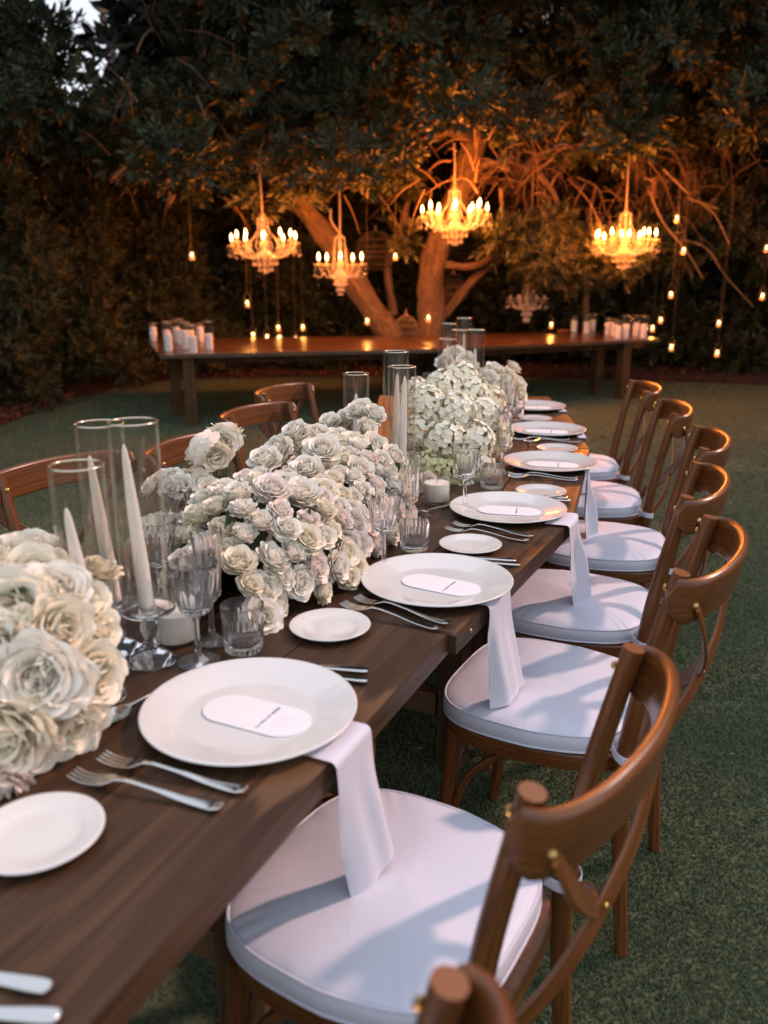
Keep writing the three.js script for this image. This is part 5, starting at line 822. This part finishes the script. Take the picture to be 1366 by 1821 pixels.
  // right-hand tree: leaves above, a tangle of bare twigs below
  {
    const o = thing('twiggy_tree', 'tree filling the upper right, leafy above with a tangle of bare lit twigs below', 'tree', [5.6, 0, -11]);
    limb(o, [V(5.6, 0, -11), V(5.4, 1.4, -10.9), V(4.8, 2.6, -10.6), V(4.6, 4.6, -10.6)], 0.17, 0.09, 'trunk', bark, 25);
    const c = deep;
    for (const [pts, a, b, s] of [[[c(1155, 340, -10), c(1180, 395, -10), c(1220, 445, -10), c(1250, 495, -10)], 0.018, 0.008, 1], [[c(1210, 425, -10.2), c(1255, 440, -10.2), c(1290, 490, -10.2), c(1340, 545, -10.2)], 0.017, 0.008, 2], [[c(1240, 355, -9.8), c(1270, 380, -9.8), c(1298, 435, -9.8)], 0.015, 0.008, 3], [[c(960, 310, -10.2), c(985, 345, -10.2), c(1000, 400, -10.3), c(1010, 420, -10.3)], 0.035, 0.015, 4], [[c(1180, 300, -9.6), c(1210, 330, -9.6), c(1225, 345, -9.6)], 0.015, 0.008, 5], [[c(1225, 352, -9.7), c(1280, 372, -9.7)], 0.014, 0.008, 6], [[c(890, 335, -9.9), c(893, 370, -9.9)], 0.022, 0.018, 7], [[c(1040, 590, -10.9), c(1043, 520, -10.9), c(1040, 430, -10.8), c(1060, 330, -10.6)], 0.04, 0.02, 8]]) limb(o, pts, a, b, 'branch', bark, 60 + s);
    const r = rng(35), tw = [];
    const shoot = (a, d, rad, gen) => {                                   // a drooping shoot that forks into thinner ones
      const b = a.clone().addScaledVector(d, 0.5).add(V(0.14 * (r() - 0.5), 0.05 + 0.06 * r(), 0.1 * (r() - 0.5))), e = a.clone().add(d).add(V(0.1 * (r() - 0.5), -0.05, 0)); tw.push([a, b, e, rad]);
      if (gen) for (let k = 0; k < 2 + Math.floor(r() * 3); k++) { const t = 0.25 + 0.7 * r(), s = t < 0.5 ? a.clone().lerp(b, t * 2) : b.clone().lerp(e, t * 2 - 1), l = d.length() * (0.35 + 0.4 * r()); shoot(s, d.clone().normalize().add(V(1.5 * (r() - 0.5), 0.6 * (r() - 0.7), 1.0 * (r() - 0.5))).normalize().multiplyScalar(l), rad * 0.55, gen - 1); }
    };
    for (let i = 0; i < 52; i++) { const u = lerp(890, 1410, r()), v = lerp(215, 345, r()), z = lerp(-11.4, -9.4, r()); shoot(deep(u, v, z), V((r() - 0.5) * 1.3, -0.15 - 0.55 * r(), (r() - 0.5) * 0.6), 0.004 + 0.007 * r() * r(), 2); }
    twigs(o, tw);
    const low = (x, z) => { const u = x / (-z / 9.2); return u < 3.0 ? 2.55 : u < 4.0 ? 2.62 : 2.3; };
    crown(o, broad, green, [...scatter(120, 54, [2.2, 8.4, 2.2, 6.4, -10.6, -8.2], low, [0.24, 0.42]), ...scatter(46, 55, [2, 9, 3.2, 7.5, -12.8, -10.2], low, [0.4, 0.6])], 620, 56);
    crown(o, fine, olive, scatter(26, 57, [1.6, 2.75, 1.35, 2.0, -10.4, -9.7], () => 1.2, [0.14, 0.24]), 1100, 58, 1.0, 0.1, 0.3, 'low_leaves');
    crown(o, broad, green, scatter(34, 59, [2.6, 6.8, 1.5, 2.7, -11.6, -10.4], () => 1.4, [0.16, 0.3]), 500, 60, 1, 0.1, 0.3, 'low_leaves');
  }
  // feathery shrubs down the left side
  const shrub = (label, x, z, w, h, d, seed, mat, geo = fine, per = 760, name = 'feathery_shrub') => {
    const o = thing(name, label, 'shrub', [x, 0, z]), r = rng(seed), cl = [], st = [];
    for (let i = 0; i < 64; i++) { const a = r() * 6.3, k = Math.sqrt(r()), y = 0.12 + h * Math.pow(r(), 0.85), t = 1 - 0.5 * Math.pow(y / h, 2); cl.push([x + w * k * t * Math.cos(a), y, z + d * k * t * Math.sin(a), 0.17 + 0.2 * r()]); }
    crown(o, geo, mat, cl, per, seed + 1, 1.05, 0.35, 0.6, 'foliage');
    for (let i = 0; i < 22; i++) { const [cx, cy, cz] = cl[i * 2]; st.push([V(x + 0.1 * (r() - 0.5), 0, z + 0.1 * (r() - 0.5)), V(lerp(x, cx, 0.5), cy * 0.6, lerp(z, cz, 0.5)), V(cx, cy, cz), 0.012]); }
    twigs(o, st, 'stems');
  };
  shrub('feathery shrub at the left edge, nearest to the lawn', -4.75, -7.7, 0.8, 2.5, 0.8, 71, olive);
  shrub('tall feathery shrub second from the left, lit brown by the chandeliers', -4.35, -9.1, 0.8, 2.5, 0.8, 73, olive);
  shrub('feathery shrub behind the left end of the far table, third from the left', -3.85, -10.5, 0.8, 2.2, 0.8, 75, olive);
  shrub('low feathery shrub left of the left chandelier, beside the far table', -3.0, -11.6, 0.9, 1.9, 0.6, 77, olive);
  shrub('dark bush under the left chandelier behind the far table', -1.5, -12.8, 1.2, 1.7, 0.6, 79, green, broad, 420, 'dark_bush');
  shrub('dark bush behind the upright trunk', 1.3, -13.2, 1.5, 1.9, 0.6, 81, green, broad, 380, 'dark_bush');
  shrub('dark bush behind the right end of the far table', 3.6, -12.8, 1.3, 1.7, 0.6, 83, green, broad, 380, 'dark_bush');
  shrub('dark bush at the right edge behind the hanging candles', 5.9, -12.0, 1.3, 1.6, 0.6, 85, green, broad, 380, 'dark_bush');
  // the wood behind
  {
    const r = rng(91), n = 17000, inst = new THREE.InstancedMesh(coarse, deepGreen, n);
    for (let i = 0; i < n; i++) {
      let x, y, z, ok = false;
      while (!ok) { x = lerp(-17, 17, r()); z = -13.6 - 4 * r(); y = 9 * Math.pow(r(), 1.35); ok = !(x / -z > -0.42 && x / -z < -0.22 && y > 3.6 && y < 6.6 && Math.abs(x / -z + 0.33) < 0.085 * (0.3 + 0.9 * r())); }
      const d = V(r() - 0.5, r() * 0.6 - 0.1, 0.6).normalize(), s = 0.9 + 0.9 * r(); q4.setFromUnitVectors(UPV, d).multiply(qy.setFromAxisAngle(UPV, r() * 6.3)); inst.setMatrixAt(i, m4.compose(V(x, y, z), q4, V(s, s, s))); const b = 0.6 + 0.8 * r(); inst.setColorAt(i, col.setRGB(b, b, b));
    }
    inst.name = 'woodland'; tag(inst, 'dark wood closing off the garden behind the trees', null, null, 'stuff'); scene.add(inst);
  }
}
// fallen petals on the lawn beside the chairs
{
  const r = rng(161), pet = build([0, 0, 0, 0.4, 0.12, 0.45, 0, 0.1, 1, -0.4, 0.15, 0.45], [0, 1, 2, 0, 2, 3]), n = 14, inst = new THREE.InstancedMesh(pet, M.petal[1], n), q = new THREE.Quaternion(), m = new THREE.Matrix4();
  for (let i = 0; i < n; i++) { const z = -0.8 - 5 * r(), x = lerp(0.45 - z * 0.18, 0.7 - z * 0.45, r()), s = 0.004 + 0.005 * r(); q.setFromEuler(new THREE.Euler((r() - 0.5) * 1.2, r() * 6.3, (r() - 0.5) * 1.2)); inst.setMatrixAt(i, m.compose(V(x, 0.013, z), q, V(s, s, s * (1 + r())))); }
  inst.name = 'fallen_petals'; tag(inst, 'tiny pale petals scattered on the lawn beside the chairs', null, null, 'stuff'); scene.add(inst);
}
// unseen leaf screens added on both sides to block low sky light
{
  const leafA = std({ color: C(0.03, 0.045, 0.025), roughness: 0.6 }), m4 = new THREE.Matrix4(), q4 = new THREE.Quaternion(), qy = new THREE.Quaternion();
  const leaf = build([0, 0, 0, 0.22, 0.1, 0.5, 0, 0.06, 0.55, -0.22, 0.1, 0.5, 0, -0.1, 1.1], [0, 1, 2, 0, 2, 3, 1, 4, 2, 3, 2, 4]);
  for (const [side, words] of [[-1, 'left'], [1, 'right']]) {
    const r = rng(140 + side), n = 3600, inst = new THREE.InstancedMesh(leaf, leafA, n);
    for (let i = 0; i < n; i++) { const t = r(), x = side * (6.6 + 2.2 * t * t + 2.5 * r()), z = lerp(-8, -0.5, t), y = (side < 0 ? 5.6 : 4.6) * Math.pow(r(), 0.9); q4.setFromUnitVectors(V(0, 0, 1), V(-side * 0.7 + 0.8 * (r() - 0.5), 0.6 * (r() - 0.4), 1.2 * (r() - 0.5)).normalize()).multiply(qy.setFromAxisAngle(V(0, 0, 1), r() * 6.3)); const s = 0.5 + 0.5 * r(); inst.setMatrixAt(i, m4.compose(V(x, y, z), q4, V(s, s, s))); }
    inst.name = numbered('added_hedge'); tag(inst, `unseen leafy hedge added to cut low side light on the ${words}, outside the picture`, null, null, 'stuff'); scene.add(inst);
  }
}
scene.traverse((o) => { if (o.isMesh) o.castShadow = o.receiveShadow = true; });
renderer.render(scene, camera);
